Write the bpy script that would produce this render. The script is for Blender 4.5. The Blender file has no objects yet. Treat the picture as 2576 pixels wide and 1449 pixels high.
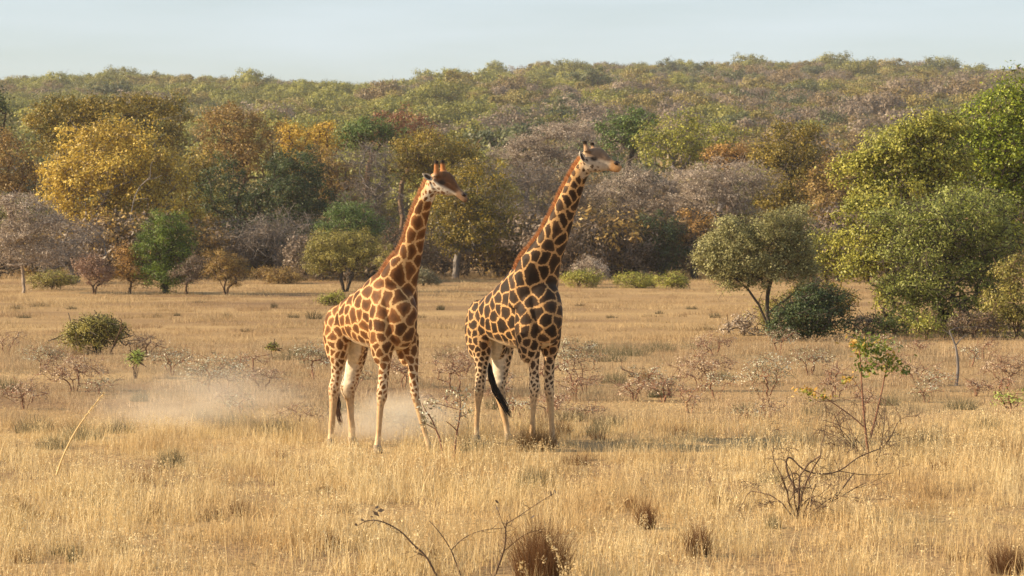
import bpy, math, random
import numpy as np
from mathutils import Vector

# ---------------------------------------------------------------- camera, sky, sun, exposure
scene = bpy.context.scene
col = scene.collection
F = 6000.0            # focal length in photo pixels (frame 2576 x 1449)
UC, VC = 1288.0, 724.5
VH = 560.0            # horizon row
CH = 3.733            # camera height (standing on a vehicle)
PITCH = math.atan((VC - VH) / F)
cam = bpy.data.cameras.new('camera')
cam.sensor_width = 36.0
cam.lens = F / 2576 * 36.0
cam.clip_start = 0.5
cam.clip_end = 6000
cam.dof.use_dof = True
cam.dof.focus_distance = 39.0
cam.dof.aperture_fstop = 4.5
camo = bpy.data.objects.new('camera', cam)
camo.location = (0, 0, CH)
camo.rotation_euler = (math.pi / 2 - PITCH, 0, 0)
col.objects.link(camo)
scene.camera = camo

SUN_EL, SUN_AZ = math.radians(26), math.radians(-95)    # azimuth from +Y, clockwise; sun from the left, a little behind the camera
sd = Vector((math.sin(SUN_AZ) * math.cos(SUN_EL), math.cos(SUN_AZ) * math.cos(SUN_EL), math.sin(SUN_EL)))
sun = bpy.data.lights.new('sun', 'SUN')
sun.energy = 5.0
sun.angle = math.radians(0.6)
sun.color = (1.0, 0.80, 0.54)
suno = bpy.data.objects.new('sun', sun)
suno.rotation_euler = (-sd).to_track_quat('-Z', 'Y').to_euler()
suno.location = (-60, -30, 60)
col.objects.link(suno)

world = bpy.data.worlds.new('World')
scene.world = world
world.use_nodes = True
wn, wl = world.node_tree.nodes, world.node_tree.links
wn.clear()
w_out = wn.new('ShaderNodeOutputWorld')
w_bg = wn.new('ShaderNodeBackground')
w_bg.inputs['Strength'].default_value = 0.078
w_sky = wn.new('ShaderNodeTexSky')
w_sky.sky_type = 'NISHITA'
w_sky.sun_disc = False
w_sky.sun_elevation = SUN_EL
w_sky.sun_rotation = SUN_AZ
w_sky.air_density = 1.0
w_sky.dust_density = 1.5
w_tc = wn.new('ShaderNodeTexCoord')
w_map = wn.new('ShaderNodeMapping')
w_map.inputs['Scale'].default_value = (3.0, 3.0, 26.0)
w_noise = wn.new('ShaderNodeTexNoise')
w_noise.inputs['Scale'].default_value = 1.6
w_noise.inputs['Detail'].default_value = 6
w_ramp = wn.new('ShaderNodeMapRange')
w_ramp.inputs['From Min'].default_value = 0.3
w_ramp.inputs['From Max'].default_value = 0.75
w_ramp.inputs['To Min'].default_value = 0.25
w_ramp.inputs['To Max'].default_value = 0.65
w_mix = wn.new('ShaderNodeMix')
w_mix.data_type = 'RGBA'
w_mix.inputs[7].default_value = (5.4, 6.1, 6.7, 1)     # thin bright cloud veil
wl.new(w_tc.outputs['Generated'], w_map.inputs['Vector'])
wl.new(w_map.outputs['Vector'], w_noise.inputs['Vector'])
wl.new(w_noise.outputs['Fac'], w_ramp.inputs['Value'])
wl.new(w_ramp.outputs['Result'], w_mix.inputs[0])
wl.new(w_sky.outputs['Color'], w_mix.inputs[6])
wl.new(w_mix.outputs[2], w_bg.inputs['Color'])
wl.new(w_bg.outputs['Background'], w_out.inputs['Surface'])

vs = scene.view_settings
vs.view_transform = 'Standard'
vs.look = 'None'
vs.exposure = 0.95
vs.gamma = 1.0
vs.use_curve_mapping = False
scene.render.engine = 'CYCLES'
cy = scene.cycles
cy.use_denoising = True
cy.max_bounces = 6
cy.diffuse_bounces = 3
cy.glossy_bounces = 2
cy.transmission_bounces = 4
cy.volume_bounces = 1
cy.transparent_max_bounces = 8
cy.use_adaptive_sampling = False

# ---------------------------------------------------------------- helpers
rng = np.random.default_rng(7)


def P(u, v, Y):
    """world point seen at photo pixel (u, v) at distance Y along the view ground axis"""
    a, b = (u - UC) / F, (VC - v) / F
    c, s = math.cos(PITCH), math.sin(PITCH)
    d = np.array([a, c + s * b, -s + c * b])
    return np.array([0, 0, CH]) + d * (Y / d[1])


def groundY(v):
    return CH * F / (v - VH)


def gx(u, Y):
    return (u - UC) / F * Y * (1 + 0.0004)


def tag(o, label=None, cat=None, group=None, kind=None):
    if label: o['label'] = label
    if cat: o['category'] = cat
    if group: o['group'] = group
    if kind: o['kind'] = kind
    return o


def empty(name, loc, label=None, cat=None, group=None):
    o = bpy.data.objects.new(name, None)
    o.empty_display_size = 0.3
    o.location = loc
    col.objects.link(o)
    return tag(o, label, cat, group)


def mesh_np(name, verts, faces, attrs=None, smooth=False, fdomain=None):
    """mesh from numpy arrays; faces (N,3|4) int; attrs point-domain, fdomain face-domain floats"""
    me = bpy.data.meshes.new(name)
    verts = np.asarray(verts, dtype=np.float32)
    faces = np.asarray(faces, dtype=np.int32)
    k = faces.shape[1]
    me.vertices.add(len(verts))
    me.vertices.foreach_set('co', verts.ravel())
    me.loops.add(faces.size)
    me.loops.foreach_set('vertex_index', faces.ravel())
    me.polygons.add(len(faces))
    me.polygons.foreach_set('loop_start', np.arange(0, faces.size, k, dtype=np.int32))
    me.polygons.foreach_set('use_smooth', np.full(len(faces), smooth))
    me.update(calc_edges=True)
    for nm, arr in (attrs or {}).items():
        a = me.attributes.new(nm, 'FLOAT', 'POINT')
        a.data.foreach_set('value', np.asarray(arr, dtype=np.float32))
    for nm, arr in (fdomain or {}).items():
        a = me.attributes.new(nm, 'FLOAT', 'FACE')
        a.data.foreach_set('value', np.asarray(arr, dtype=np.float32))
    return me


def link(name, me, mat=None, parent=None):
    o = bpy.data.objects.new(name, me)
    col.objects.link(o)
    if mat is not None and len(me.materials) == 0:
        for m in (mat if isinstance(mat, (list, tuple)) else [mat]):
            me.materials.append(m)
    if parent is not None:
        o.parent = parent
    return o


def unit(a):
    return a / np.maximum(np.linalg.norm(a, axis=-1, keepdims=True), 1e-9)


def perp_frames(d):
    ref = np.where(np.abs(d[:, 2:3]) < 0.9, np.array([[0, 0, 1.0]]), np.array([[1.0, 0, 0]]))
    a = unit(np.cross(d, ref))
    return a, np.cross(d, a)


def frusta(p0, p1, r0, r1, sides=5):
    """one tapered stick per edge, all in one vertex array"""
    n = len(p0)
    a, b = perp_frames(unit(p1 - p0))
    ang = np.arange(sides) / sides * 2 * np.pi
    ring = a[:, None, :] * np.cos(ang)[None, :, None] + b[:, None, :] * np.sin(ang)[None, :, None]
    v = np.concatenate([p0[:, None] + ring * r0[:, None, None], p1[:, None] + ring * r1[:, None, None]], axis=1)
    base = (np.arange(n) * 2 * sides)[:, None]
    j = np.arange(sides)
    f = np.stack([base + j, base + (j + 1) % sides, base + sides + (j + 1) % sides, base + sides + j], axis=2)
    return v.reshape(-1, 3), f.reshape(-1, 4)


def leaf_quads(c, size, aspect=0.55, up=0.3, r=rng, outd=None):
    """rhombic leaves at centres c, turned towards outd (the outside of their clump) when given"""
    n = len(c)
    nrm = r.normal(size=(n, 3)) * (1.0 if outd is None else 0.62) + np.array([0, 0, up])
    nrm = unit(nrm if outd is None else nrm + outd)
    a, b = perp_frames(nrm)
    th = r.uniform(0, 2 * np.pi, n)[:, None]
    la = a * np.cos(th) + b * np.sin(th)
    lb = np.cross(nrm, la)
    s = (size * r.uniform(0.6, 1.35, n))[:, None] * 0.5
    v = np.stack([c - la * s, c + lb * s * aspect, c + la * s, c - lb * s * aspect], axis=1)
    f = np.arange(n * 4).reshape(n, 4)
    return v.reshape(-1, 3), f


def blades(base, h, lean, width, r=rng, levels=4, droop=0.5):
    """grass blades: base (n,3), heights, horizontal lean vectors (n,2) as a share of height"""
    n = len(base)
    t = np.linspace(0, 1, levels)
    d = np.concatenate([lean, np.zeros((n, 1))], axis=1) * h[:, None]
    az = r.uniform(0, np.pi, n)
    side = np.stack([np.cos(az), np.sin(az) * 0.6, np.zeros(n)], axis=1)
    w = np.linspace(1, 0.12, levels)
    lvl = []
    ll = np.linalg.norm(lean, axis=1)
    for k, tk in enumerate(t):
        c = base + d * (tk ** 1.8)[..., None] if np.ndim(tk) else base + d * tk ** 1.8
        z = h * (tk - droop * ll * tk ** 2 * 0.5)
        c = c + np.stack([np.zeros(n), np.zeros(n), z], axis=1)
        lvl.append(c - side * (width * w[k])[:, None] * 0.5)
        lvl.append(c + side * (width * w[k])[:, None] * 0.5)
    v = np.stack(lvl, axis=1)
    b0 = (np.arange(n) * 2 * levels)[:, None]
    k = np.arange(levels - 1)[None, :] * 2
    f = np.stack([b0 + k, b0 + k + 1, b0 + k + 3, b0 + k + 2], axis=2)
    return v.reshape(-1, 3), f.reshape(-1, 4)


def join_arrays(parts):
    vs_, fs_, o = [], [], 0
    for v, f in parts:
        vs_.append(v); fs_.append(f + o); o += len(v)
    return np.concatenate(vs_), np.concatenate(fs_)


# ---------------------------------------------------------------- materials
def new_mat(name):
    m = bpy.data.materials.new(name)
    m.use_nodes = True
    nt = m.node_tree
    nt.nodes.clear()
    return m, nt.nodes, nt.links


def leaf_mat(name, dark, mid, light, trans=0.27, rough=0.5, spec=0.35):
    m, n, l = new_mat(name)
    out = n.new('ShaderNodeOutputMaterial')
    at = n.new('ShaderNodeAttribute'); at.attribute_name = 'tint'
    rp = n.new('ShaderNodeValToRGB')
    e = rp.color_ramp.elements
    e[0].position = 0.15; e[0].color = (*dark, 1)
    e[1].position = 0.85; e[1].color = (*light, 1)
    x = e.new(0.5); x.color = (*mid, 1)
    l.new(at.outputs['Fac'], rp.inputs['Fac'])
    b = n.new('ShaderNodeBsdfPrincipled')
    b.inputs['Roughness'].default_value = rough
    b.inputs['Specular IOR Level'].default_value = spec
    l.new(rp.outputs['Color'], b.inputs['Base Color'])
    t = n.new('ShaderNodeBsdfTranslucent')
    l.new(rp.outputs['Color'], t.inputs['Color'])
    mx = n.new('ShaderNodeMixShader'); mx.inputs[0].default_value = trans
    l.new(b.outputs[0], mx.inputs[1]); l.new(t.outputs[0], mx.inputs[2])
    l.new(mx.outputs[0], out.inputs['Surface'])
    return m


def bark_mat(name, c1, c2, scale=9.0):
    m, n, l = new_mat(name)
    out = n.new('ShaderNodeOutputMaterial')
    tc = n.new('ShaderNodeTexCoord')
    mp = n.new('ShaderNodeMapping'); mp.inputs['Scale'].default_value = (1, 1, 0.3)
    nz = n.new('ShaderNodeTexNoise'); nz.inputs['Scale'].default_value = scale; nz.inputs['Detail'].default_value = 5
    rp = n.new('ShaderNodeValToRGB')
    rp.color_ramp.elements[0].position = 0.3; rp.color_ramp.elements[0].color = (*c1, 1)
    rp.color_ramp.elements[1].position = 0.7; rp.color_ramp.elements[1].color = (*c2, 1)
    bp = n.new('ShaderNodeBump'); bp.inputs['Strength'].default_value = 0.6; bp.inputs['Distance'].default_value = 0.03
    b = n.new('ShaderNodeBsdfPrincipled'); b.inputs['Roughness'].default_value = 0.85
    b.inputs['Specular IOR Level'].default_value = 0.15
    l.new(tc.outputs['Object'], mp.inputs['Vector']); l.new(mp.outputs['Vector'], nz.inputs['Vector'])
    l.new(nz.outputs['Fac'], rp.inputs['Fac']); l.new(rp.outputs['Color'], b.inputs['Base Color'])
    l.new(nz.outputs['Fac'], bp.inputs['Height']); l.new(bp.outputs['Normal'], b.inputs['Normal'])
    l.new(b.outputs[0], out.inputs['Surface'])
    return m


def grass_mat(name, dark, mid, light, other, patch=0.35, trans=0.35):
    """blade colour by its own tint, drifting towards `other` in patches of the field"""
    m, n, l = new_mat(name)
    out = n.new('ShaderNodeOutputMaterial')
    at = n.new('ShaderNodeAttribute'); at.attribute_name = 'tint'
    oi = n.new('ShaderNodeObjectInfo')
    md = n.new('ShaderNodeMath'); md.operation = 'MULTIPLY_ADD'
    md.inputs[1].default_value = 0.35; md.inputs[2].default_value = -0.17
    l.new(oi.outputs['Random'], md.inputs[0])
    ad = n.new('ShaderNodeMath'); ad.operation = 'ADD'
    l.new(at.outputs['Fac'], ad.inputs[0]); l.new(md.outputs[0], ad.inputs[1])
    rp = n.new('ShaderNodeValToRGB')
    e = rp.color_ramp.elements
    e[0].position = 0.1; e[0].color = (*dark, 1)
    e[1].position = 0.9; e[1].color = (*light, 1)
    x = e.new(0.5); x.color = (*mid, 1)
    l.new(ad.outputs[0], rp.inputs['Fac'])
    ge = n.new('ShaderNodeNewGeometry')
    nz = n.new('ShaderNodeTexNoise'); nz.inputs['Scale'].default_value = patch; nz.inputs['Detail'].default_value = 4
    l.new(ge.outputs['Position'], nz.inputs['Vector'])
    mr = n.new('ShaderNodeMapRange'); mr.inputs['From Min'].default_value = 0.45; mr.inputs['From Max'].default_value = 0.68
    l.new(nz.outputs['Fac'], mr.inputs['Value'])
    mixc = n.new('ShaderNodeMix'); mixc.data_type = 'RGBA'; mixc.inputs[7].default_value = (*other, 1)
    l.new(mr.outputs['Result'], mixc.inputs[0]); l.new(rp.outputs['Color'], mixc.inputs[6])
    b = n.new('ShaderNodeBsdfPrincipled'); b.inputs['Roughness'].default_value = 0.6
    b.inputs['Specular IOR Level'].default_value = 0.2
    t = n.new('ShaderNodeBsdfTranslucent')
    l.new(mixc.outputs[2], b.inputs['Base Color']); l.new(mixc.outputs[2], t.inputs['Color'])
    mx = n.new('ShaderNodeMixShader'); mx.inputs[0].default_value = trans
    l.new(b.outputs[0], mx.inputs[1]); l.new(t.outputs[0], mx.inputs[2])
    l.new(mx.outputs[0], out.inputs['Surface'])
    return m


def plain_mat(name, c, rough=0.6, spec=0.3):
    m, n, l = new_mat(name)
    out = n.new('ShaderNodeOutputMaterial')
    b = n.new('ShaderNodeBsdfPrincipled')
    b.inputs['Base Color'].default_value = (*c, 1)
    b.inputs['Roughness'].default_value = rough
    b.inputs['Specular IOR Level'].default_value = spec
    l.new(b.outputs[0], out.inputs['Surface'])
    return m


LEAF = {k: leaf_mat('leaf_' + k, *[tuple(min(.75, c * 1.3) for c in q) for q in v]) for k, v in {
    'olive_gold': ((0.075, 0.068, 0.012), (0.17, 0.13, 0.018), (0.32, 0.225, 0.03)),
    'yellow': ((0.21, 0.145, 0.025), (0.4, 0.285, 0.045), (0.56, 0.42, 0.085)),
    'gold': ((0.26, 0.165, 0.02), (0.42, 0.28, 0.03), (0.56, 0.38, 0.07)),
    'brown_gold': ((0.13, 0.08, 0.026), (0.225, 0.145, 0.042), (0.34, 0.23, 0.065)),
    'russet': ((.12, .055, .03), (.20, .09, .045), (.28, .13, .06)),
    'mauve': ((.10, .075, .055), (.16, .12, .085), (.23, .175, .125)),
    'mauve_dark': ((.07, .05, .035), (.12, .085, .055), (.18, .125, .075)),
    'pale_mauve': ((0.18, 0.14, 0.105), (0.31, 0.25, 0.19), (0.5, 0.42, 0.33)),
    'green': ((.045, .075, .018), (.08, .125, .028), (.14, .19, .045)),
    'bright_green': ((.05, .08, .012), (.095, .14, .018), (.17, .22, .03)),
    'dark_green': ((.025, .04, .014), (.045, .065, .02), (.075, .10, .03)),
    'yellow_green': ((0.125, 0.138, 0.025), (0.237, 0.231, 0.037), (0.375, 0.35, 0.069)),
    'leafy': ((0.078, 0.111, 0.01), (0.169, 0.208, 0.016), (0.325, 0.351, 0.039)),
    'willow': ((0.085, 0.1, 0.02), (0.17, 0.19, 0.04), (0.3, 0.31, 0.085)),
    'acacia': ((0.125, 0.12, 0.045), (0.22, 0.205, 0.08), (0.34, 0.32, 0.14)),
    'olive_light': ((.13, .12, .03), (.22, .19, .045), (.34, .29, .075)),
    'pink': ((.17, .10, .07), (.26, .16, .105), (.34, .225, .15)),
    'rust': ((0.18, 0.1, 0.03), (0.29, 0.165, 0.045), (0.42, 0.25, 0.07)),
    'pale_leaf': ((0.13, 0.115, 0.06), (0.25, 0.22, 0.13), (0.66, 0.61, 0.46)),
    'pink_leaf': ((0.17, 0.11, 0.07), (0.27, 0.185, 0.12), (0.5, 0.4, 0.28)),
    'grey_green': ((.09, .085, .045), (.15, .14, .075), (.22, .20, .11)),
    'lime': ((.18, .22, .05), (.28, .34, .07), (.36, .42, .10)),
    'sapling': ((.06, .09, .01), (.13, .16, .02), (.45, .25, .05)),
}.items()}
BARK = {
    'dark': bark_mat('bark_dark', (.035, .028, .022), (.10, .08, .06)),
    'grey': bark_mat('bark_grey', (.10, .09, .085), (.24, .21, .19)),
    'brown': bark_mat('bark_brown', (.07, .045, .03), (.17, .11, .07)),
    'red': bark_mat('bark_red', (.16, .08, .05), (.30, .16, .10)),
    'twig': bark_mat('bark_twig', (.17, .13, .10), (.36, .29, .23)),
    'pale': bark_mat('bark_pale', (.30, .26, .23), (.55, .50, .45)),
}

# ---------------------------------------------------------------- ground
SKY_U = [-2500, 0, 240, 450, 1000, 1100, 1300, 1600, 1900, 2200, 2576, 5000]
SKY_V = [205, 196, 192, 186, 190, 176, 160, 150, 152, 156, 156, 175]
RIDGE = 950.0


def ground_z(x, y):
    x = np.asarray(x, float); y = np.asarray(y, float)
    u = UC + x / RIDGE * F
    top = np.interp(u, SKY_U, SKY_V) + 60
    zr = CH + (VH - top) / F * RIDGE
    t = np.clip((y - 232) / (RIDGE - 232), 0, 1)
    roll = 1.6 * np.sin(x * 0.021 + y * 0.013) * t + 1.2 * np.sin(x * 0.047 - y * 0.02 + 1) * t
    z = zr * t + roll
    return np.where(y > RIDGE, z - (y - RIDGE) * 0.03, z)


def build_ground():
    ys = np.concatenate([np.linspace(-200, 10, 12), np.linspace(15, 230, 60), np.linspace(236, 1000, 90), np.linspace(1030, 1500, 10)])
    xs = np.concatenate([np.linspace(-900, -420, 12), np.linspace(-400, 400, 121), np.linspace(420, 900, 12)])
    X, Y = np.meshgrid(xs, ys)
    Z = ground_z(X, Y)
    v = np.stack([X, Y, Z], axis=-1).reshape(-1, 3)
    ny, nx = X.shape
    i = (np.arange(ny - 1)[:, None] * nx + np.arange(nx - 1)[None, :]).ravel()
    f = np.stack([i, i + 1, i + nx + 1, i + nx], axis=1)
    me = mesh_np('ground', v, f, smooth=True)
    m, n, l = new_mat('dry_soil_and_litter')
    out = n.new('ShaderNodeOutputMaterial')
    ge = n.new('ShaderNodeNewGeometry')
    mp = n.new('ShaderNodeMapping'); mp.inputs['Scale'].default_value = (0.35, 1.0, 1.0)
    n1 = n.new('ShaderNodeTexNoise'); n1.inputs['Scale'].default_value = 0.16; n1.inputs['Detail'].default_value = 7
    n2 = n.new('ShaderNodeTexNoise'); n2.inputs['Scale'].default_value = 9.0; n2.inputs['Detail'].default_value = 6
    l.new(ge.outputs['Position'], mp.inputs['Vector']); l.new(mp.outputs['Vector'], n1.inputs['Vector'])
    l.new(ge.outputs['Position'], n2.inputs['Vector'])
    r1 = n.new('ShaderNodeValToRGB')
    e = r1.color_ramp.elements
    e[0].position = 0.32; e[0].color = (.24, .16, .095, 1)
    e[1].position = 0.7; e[1].color = (.47, .34, .18, 1)
    x = e.new(0.5); x.color = (.37, .26, .14, 1)
    r2 = n.new('ShaderNodeValToRGB')
    r2.color_ramp.elements[0].position = 0.3; r2.color_ramp.elements[0].color = (.55, .5, .45, 1)
    r2.color_ramp.elements[1].position = 0.7; r2.color_ramp.elements[1].color = (1.15, 1.1, 1.0, 1)
    l.new(n1.outputs['Fac'], r1.inputs['Fac']); l.new(n2.outputs['Fac'], r2.inputs['Fac'])
    mul = n.new('ShaderNodeMix'); mul.data_type = 'RGBA'; mul.blend_type = 'MULTIPLY'; mul.inputs[0].default_value = 1
    l.new(r1.outputs['Color'], mul.inputs[6]); l.new(r2.outputs['Color'], mul.inputs[7])
    b = n.new('ShaderNodeBsdfPrincipled'); b.inputs['Roughness'].default_value = 0.95; b.inputs['Specular IOR Level'].default_value = 0.05
    bp = n.new('ShaderNodeBump'); bp.inputs['Strength'].default_value = 0.8; bp.inputs['Distance'].default_value = 0.06
    l.new(n2.outputs['Fac'], bp.inputs['Height']); l.new(bp.outputs['Normal'], b.inputs['Normal'])
    l.new(mul.outputs[2], b.inputs['Base Color']); l.new(b.outputs[0], out.inputs['Surface'])
    o = link('ground', me, m)
    tag(o, 'dry sandy savanna ground rising into a wooded hill', 'ground', kind='structure')
    return o


build_ground()

# ---------------------------------------------------------------- instancing by geometry nodes (only for stuff)


def scatter(name, pts, rot, scl, idx, protos, label, cat):
    me = bpy.data.meshes.new(name)
    me.vertices.add(len(pts))
    me.vertices.foreach_set('co', np.asarray(pts, np.float32).ravel())
    for nm, ty, arr in (('rot', 'FLOAT', rot), ('scl', 'FLOAT', scl), ('idx', 'INT', idx)):
        a = me.attributes.new(nm, ty, 'POINT')
        a.data.foreach_set('value', np.asarray(arr, np.int32 if ty == 'INT' else np.float32))
    o = link(name, me)
    ng = bpy.data.node_groups.new(name, 'GeometryNodeTree')
    ng.interface.new_socket('Geometry', in_out='INPUT', socket_type='NodeSocketGeometry')
    ng.interface.new_socket('Geometry', in_out='OUTPUT', socket_type='NodeSocketGeometry')
    n, l = ng.nodes, ng.links
    gi, go = n.new('NodeGroupInput'), n.new('NodeGroupOutput')
    jn = n.new('GeometryNodeJoinGeometry')
    for p in reversed(protos):
        oi = n.new('GeometryNodeObjectInfo'); oi.transform_space = 'ORIGINAL'
        oi.inputs['Object'].default_value = p
        gt = n.new('GeometryNodeGeometryToInstance')
        l.new(oi.outputs['Geometry'], gt.inputs[0]); l.new(gt.outputs[0], jn.inputs[0])

    def named(nm, ty):
        a = n.new('GeometryNodeInputNamedAttribute'); a.data_type = ty
        a.inputs['Name'].default_value = nm
        return a.outputs['Attribute']
    ip = n.new('GeometryNodeInstanceOnPoints')
    ip.inputs['Pick Instance'].default_value = True
    cx = n.new('ShaderNodeCombineXYZ')
    l.new(named('rot', 'FLOAT'), cx.inputs['Z'])
    l.new(gi.outputs[0], ip.inputs['Points']); l.new(jn.outputs[0], ip.inputs['Instance'])
    l.new(named('idx', 'INT'), ip.inputs['Instance Index'])
    l.new(cx.outputs[0], ip.inputs['Rotation']); l.new(named('scl', 'FLOAT'), ip.inputs['Scale'])
    l.new(ip.outputs[0], go.inputs[0])
    md = o.modifiers.new('scatter', 'NODES'); md.node_group = ng
    return tag(o, label, cat, kind='stuff')


# ---------------------------------------------------------------- tree builder
def grow(seed, lobes, n_clump, trunk_top, trunk_r, clump_r, leaves_per, leaf, stems=1, spread=0.3, lean=(0, 0),
         aspect=0.55, flat=0.7, min_r=0.006, wander=0.12, lower=0.45, sides=5, shell=0.3, pathw=0.35, leaf_up=0.4, trunk_kink=0.08, stem_pts=None, bulk=0.35, twigs=2):
    """lobes: (cx, cy, cz, rx, ry, rz). Returns (branch verts, faces), (leaf verts, faces, tint)"""
    r = np.random.default_rng(seed)
    lobes = np.array(lobes, float)
    vol = np.prod(lobes[:, 3:], axis=1) ** (2 / 3)
    vol /= vol.sum()
    cl = []
    tries = 0
    kv = r.normal(size=(3, 3)) * 3.0; kp = r.uniform(0, 6.28, 3)
    mind = 1.05 * clump_r
    while len(cl) < n_clump and tries < n_clump * 40:
        tries += 1
        L = lobes[r.choice(len(lobes), p=vol)]
        d = r.normal(size=3); d /= np.linalg.norm(d)
        if d[2] < 0 and r.random() > lower: continue
        rad = r.random() ** shell * (1 + 0.08 * r.normal()) * (1 + 0.16 * np.sin(kv @ d + kp).sum() / 1.5)
        p = L[:3] + d * rad * L[3:]
        if p[2] < clump_r * 0.4: continue
        if cl and np.min(np.sum((np.array(cl) - p) ** 2, axis=1)) < mind ** 2: 
            if tries % 3: continue
        cl.append(p)
    cl = np.array(cl)
    pos, par, plen = [], [], []
    if stem_pts is not None:
        stems = len(stem_pts)
    for s in range(stems):
        if stem_pts is not None:
            last = -1
            sp = np.asarray(stem_pts[s], float)
            for q in np.stack([np.interp(np.linspace(0, len(sp) - 1, 6), np.arange(len(sp)), sp[:, a]) for a in range(3)], 1):
                pos.append(q); par.append(last)
                plen.append(0.0 if last < 0 else plen[last] + np.linalg.norm(q - pos[last]))
                last = len(pos) - 1
            continue
        ang = 2 * np.pi * s / stems + r.uniform(-.5, .5)
        off = np.array([np.cos(ang), np.sin(ang)]) * (spread if stems > 1 else 0)
        b0 = np.array([off[0] * .05, off[1] * .05, -0.12])
        tp = np.array([lean[0] + off[0] * trunk_top, lean[1] + off[1] * trunk_top, trunk_top * r.uniform(.85, 1.1)])
        last = -1
        m = 6
        for i in range(m):
            t = i / (m - 1)
            q = b0 + (tp - b0) * t
            if 0 < i: q = q + r.normal(size=3) * trunk_kink * trunk_top * 0.25 * np.array([1, 1, .3])
            pos.append(q); par.append(last)
            plen.append(0.0 if last < 0 else plen[last] + np.linalg.norm(q - pos[last]))
            last = len(pos) - 1
    top = np.mean([pos[6 * s + 5] for s in range(stems)], axis=0)
    order = np.argsort(np.linalg.norm(cl - top, axis=1))
    ends = []
    for ci in order:
        c = cl[ci]
        A = np.array(pos)
        d = np.linalg.norm(A - c, axis=1)
        cost = d + pathw * np.array(plen) * 0.5 + np.maximum(0, A[:, 2] - c[2]) * 0.7 + (A[:, 2] < trunk_top * 0.45) * 1.0
        k = int(np.argmin(cost))
        p0 = pos[k]
        L = np.linalg.norm(c - p0)
        m = max(2, min(5, int(L / (clump_r * 0.8)) + 2))
        last = k
        bow = np.array([0, 0, 0.12 * L])
        for i in range(1, m + 1):
            t = i / m
            q = p0 + (c - p0) * t + bow * np.sin(np.pi * t) + (r.normal(size=3) * wander * L / m if i < m else 0)
            pos.append(q); par.append(last); plen.append(plen[last] + np.linalg.norm(q - pos[last])); last = len(pos) - 1
        ends.append(last)
        # twigs fanning out in the clump
        for _ in range(twigs):
            q = c + r.normal(size=3) * clump_r * np.array([.8, .8, .6])
            pos.append(q); par.append(last); plen.append(plen[last] + 0.1)
    pos = np.array(pos); par = np.array(par)
    cnt = np.zeros(len(pos)); cnt[ends] = 1
    for i in range(len(pos) - 1, -1, -1):
        if par[i] >= 0: cnt[par[i]] += max(cnt[i], 0.15)
    tot = max(cnt[0], 1) if stems == 1 else max(cnt.max(), 1)
    rad = np.maximum(min_r, trunk_r * (cnt / tot) ** 0.55)
    if stem_pts is not None:
        for s in range(stems):
            rad[6 * s:6 * s + 6] = np.maximum(rad[6 * s:6 * s + 6], trunk_r * np.linspace(.7, .3, 6))
    flare = pos[:, 2] < 0.15
    rad[flare] *= 1.25
    e = np.where(par >= 0)[0]
    bv, bf = frusta(pos[par[e]], pos[e], np.minimum(rad[par[e]], rad[e] * 1.5), rad[e], sides)
    # leaves
    n = len(cl) * leaves_per
    ci = np.repeat(np.arange(len(cl)), leaves_per)
    od = unit(r.normal(size=(n, 3)))
    off = od * (r.random(n) ** .42 * (1 + .16 * r.normal(size=n)))[:, None] * clump_r * 1.12 * np.array([1, 1, flat])
    cs = r.uniform(.55, 1.4, len(cl))
    lc = cl[ci] + off * cs[ci][:, None]
    cen = (lobes[:, :3] * vol[:, None]).sum(0)
    outd = od * (1.3 - bulk) + unit(cl - cen)[ci] * bulk
    lc[:, 2] = np.maximum(lc[:, 2], 0.05)
    lv, lf = leaf_quads(lc, leaf, aspect, leaf_up, r, outd)
    tint = np.clip(0.5 + r.normal(size=len(cl))[ci] * 0.17 + r.normal(size=n) * 0.13, 0, 1)
    return (bv, bf), (lv, lf, tint)


def tree_object(name, loc, geo, bark, leafm, label, cat='tree', group=None, rotz=0.0, crown='crown', trunk='trunk'):
    (bv, bf), (lv, lf, ti) = geo
    o = empty(name, loc, label, cat, group)
    o.rotation_euler[2] = rotz
    link(trunk, mesh_np(trunk, bv, bf, smooth=True), BARK[bark], o)
    if len(lv):
        link(crown, mesh_np(crown, lv, lf, fdomain={'tint': ti}), LEAF[leafm], o)
    return o


def copy_tree(o, loc, rotz, scale, label=None):
    c = o.copy(); col.objects.link(c)
    c.location = loc; c.rotation_euler[2] = rotz; c.scale = (scale, scale, scale)
    if label: c['label'] = label
    for ch in list(o.children):
        d = ch.copy(); col.objects.link(d); d.parent = c
    return c

# ---------------------------------------------------------------- giraffes
YAW = math.radians(52)
FWD = np.array([math.cos(YAW), -math.sin(YAW), 0.0])
RGT = np.array([-math.sin(YAW), -math.cos(YAW), 0.0])
UPV = np.array([0, 0, 1.0])


def loft(sections, n=20, pw=2.0):
    """sections: (centre, axis a, axis b); closed tube with rounded caps"""
    ang = np.arange(n) / n * 2 * np.pi
    ca, sa = np.cos(ang), np.sin(ang)
    ca = np.sign(ca) * np.abs(ca) ** (2 / pw); sa = np.sign(sa) * np.abs(sa) ** (2 / pw)
    v, f = [], []
    for c, a, b in sections:
        v.append(np.asarray(c)[None] + ca[:, None] * np.asarray(a)[None] + sa[:, None] * np.asarray(b)[None])
    m = len(sections)
    verts = np.concatenate(v + [np.array([sections[0][0]]), np.array([sections[-1][0]])])
    for i in range(m - 1):
        for j in range(n):
            k = (j + 1) % n
            f.append((i * n + j, i * n + k, (i + 1) * n + k, (i + 1) * n + j))
    for j in range(n):
        k = (j + 1) % n
        f.append((m * n, k, j, j))
        f.append((m * n + 1, (m - 1) * n + j, (m - 1) * n + k, (m - 1) * n + k))
    return verts, f


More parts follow.
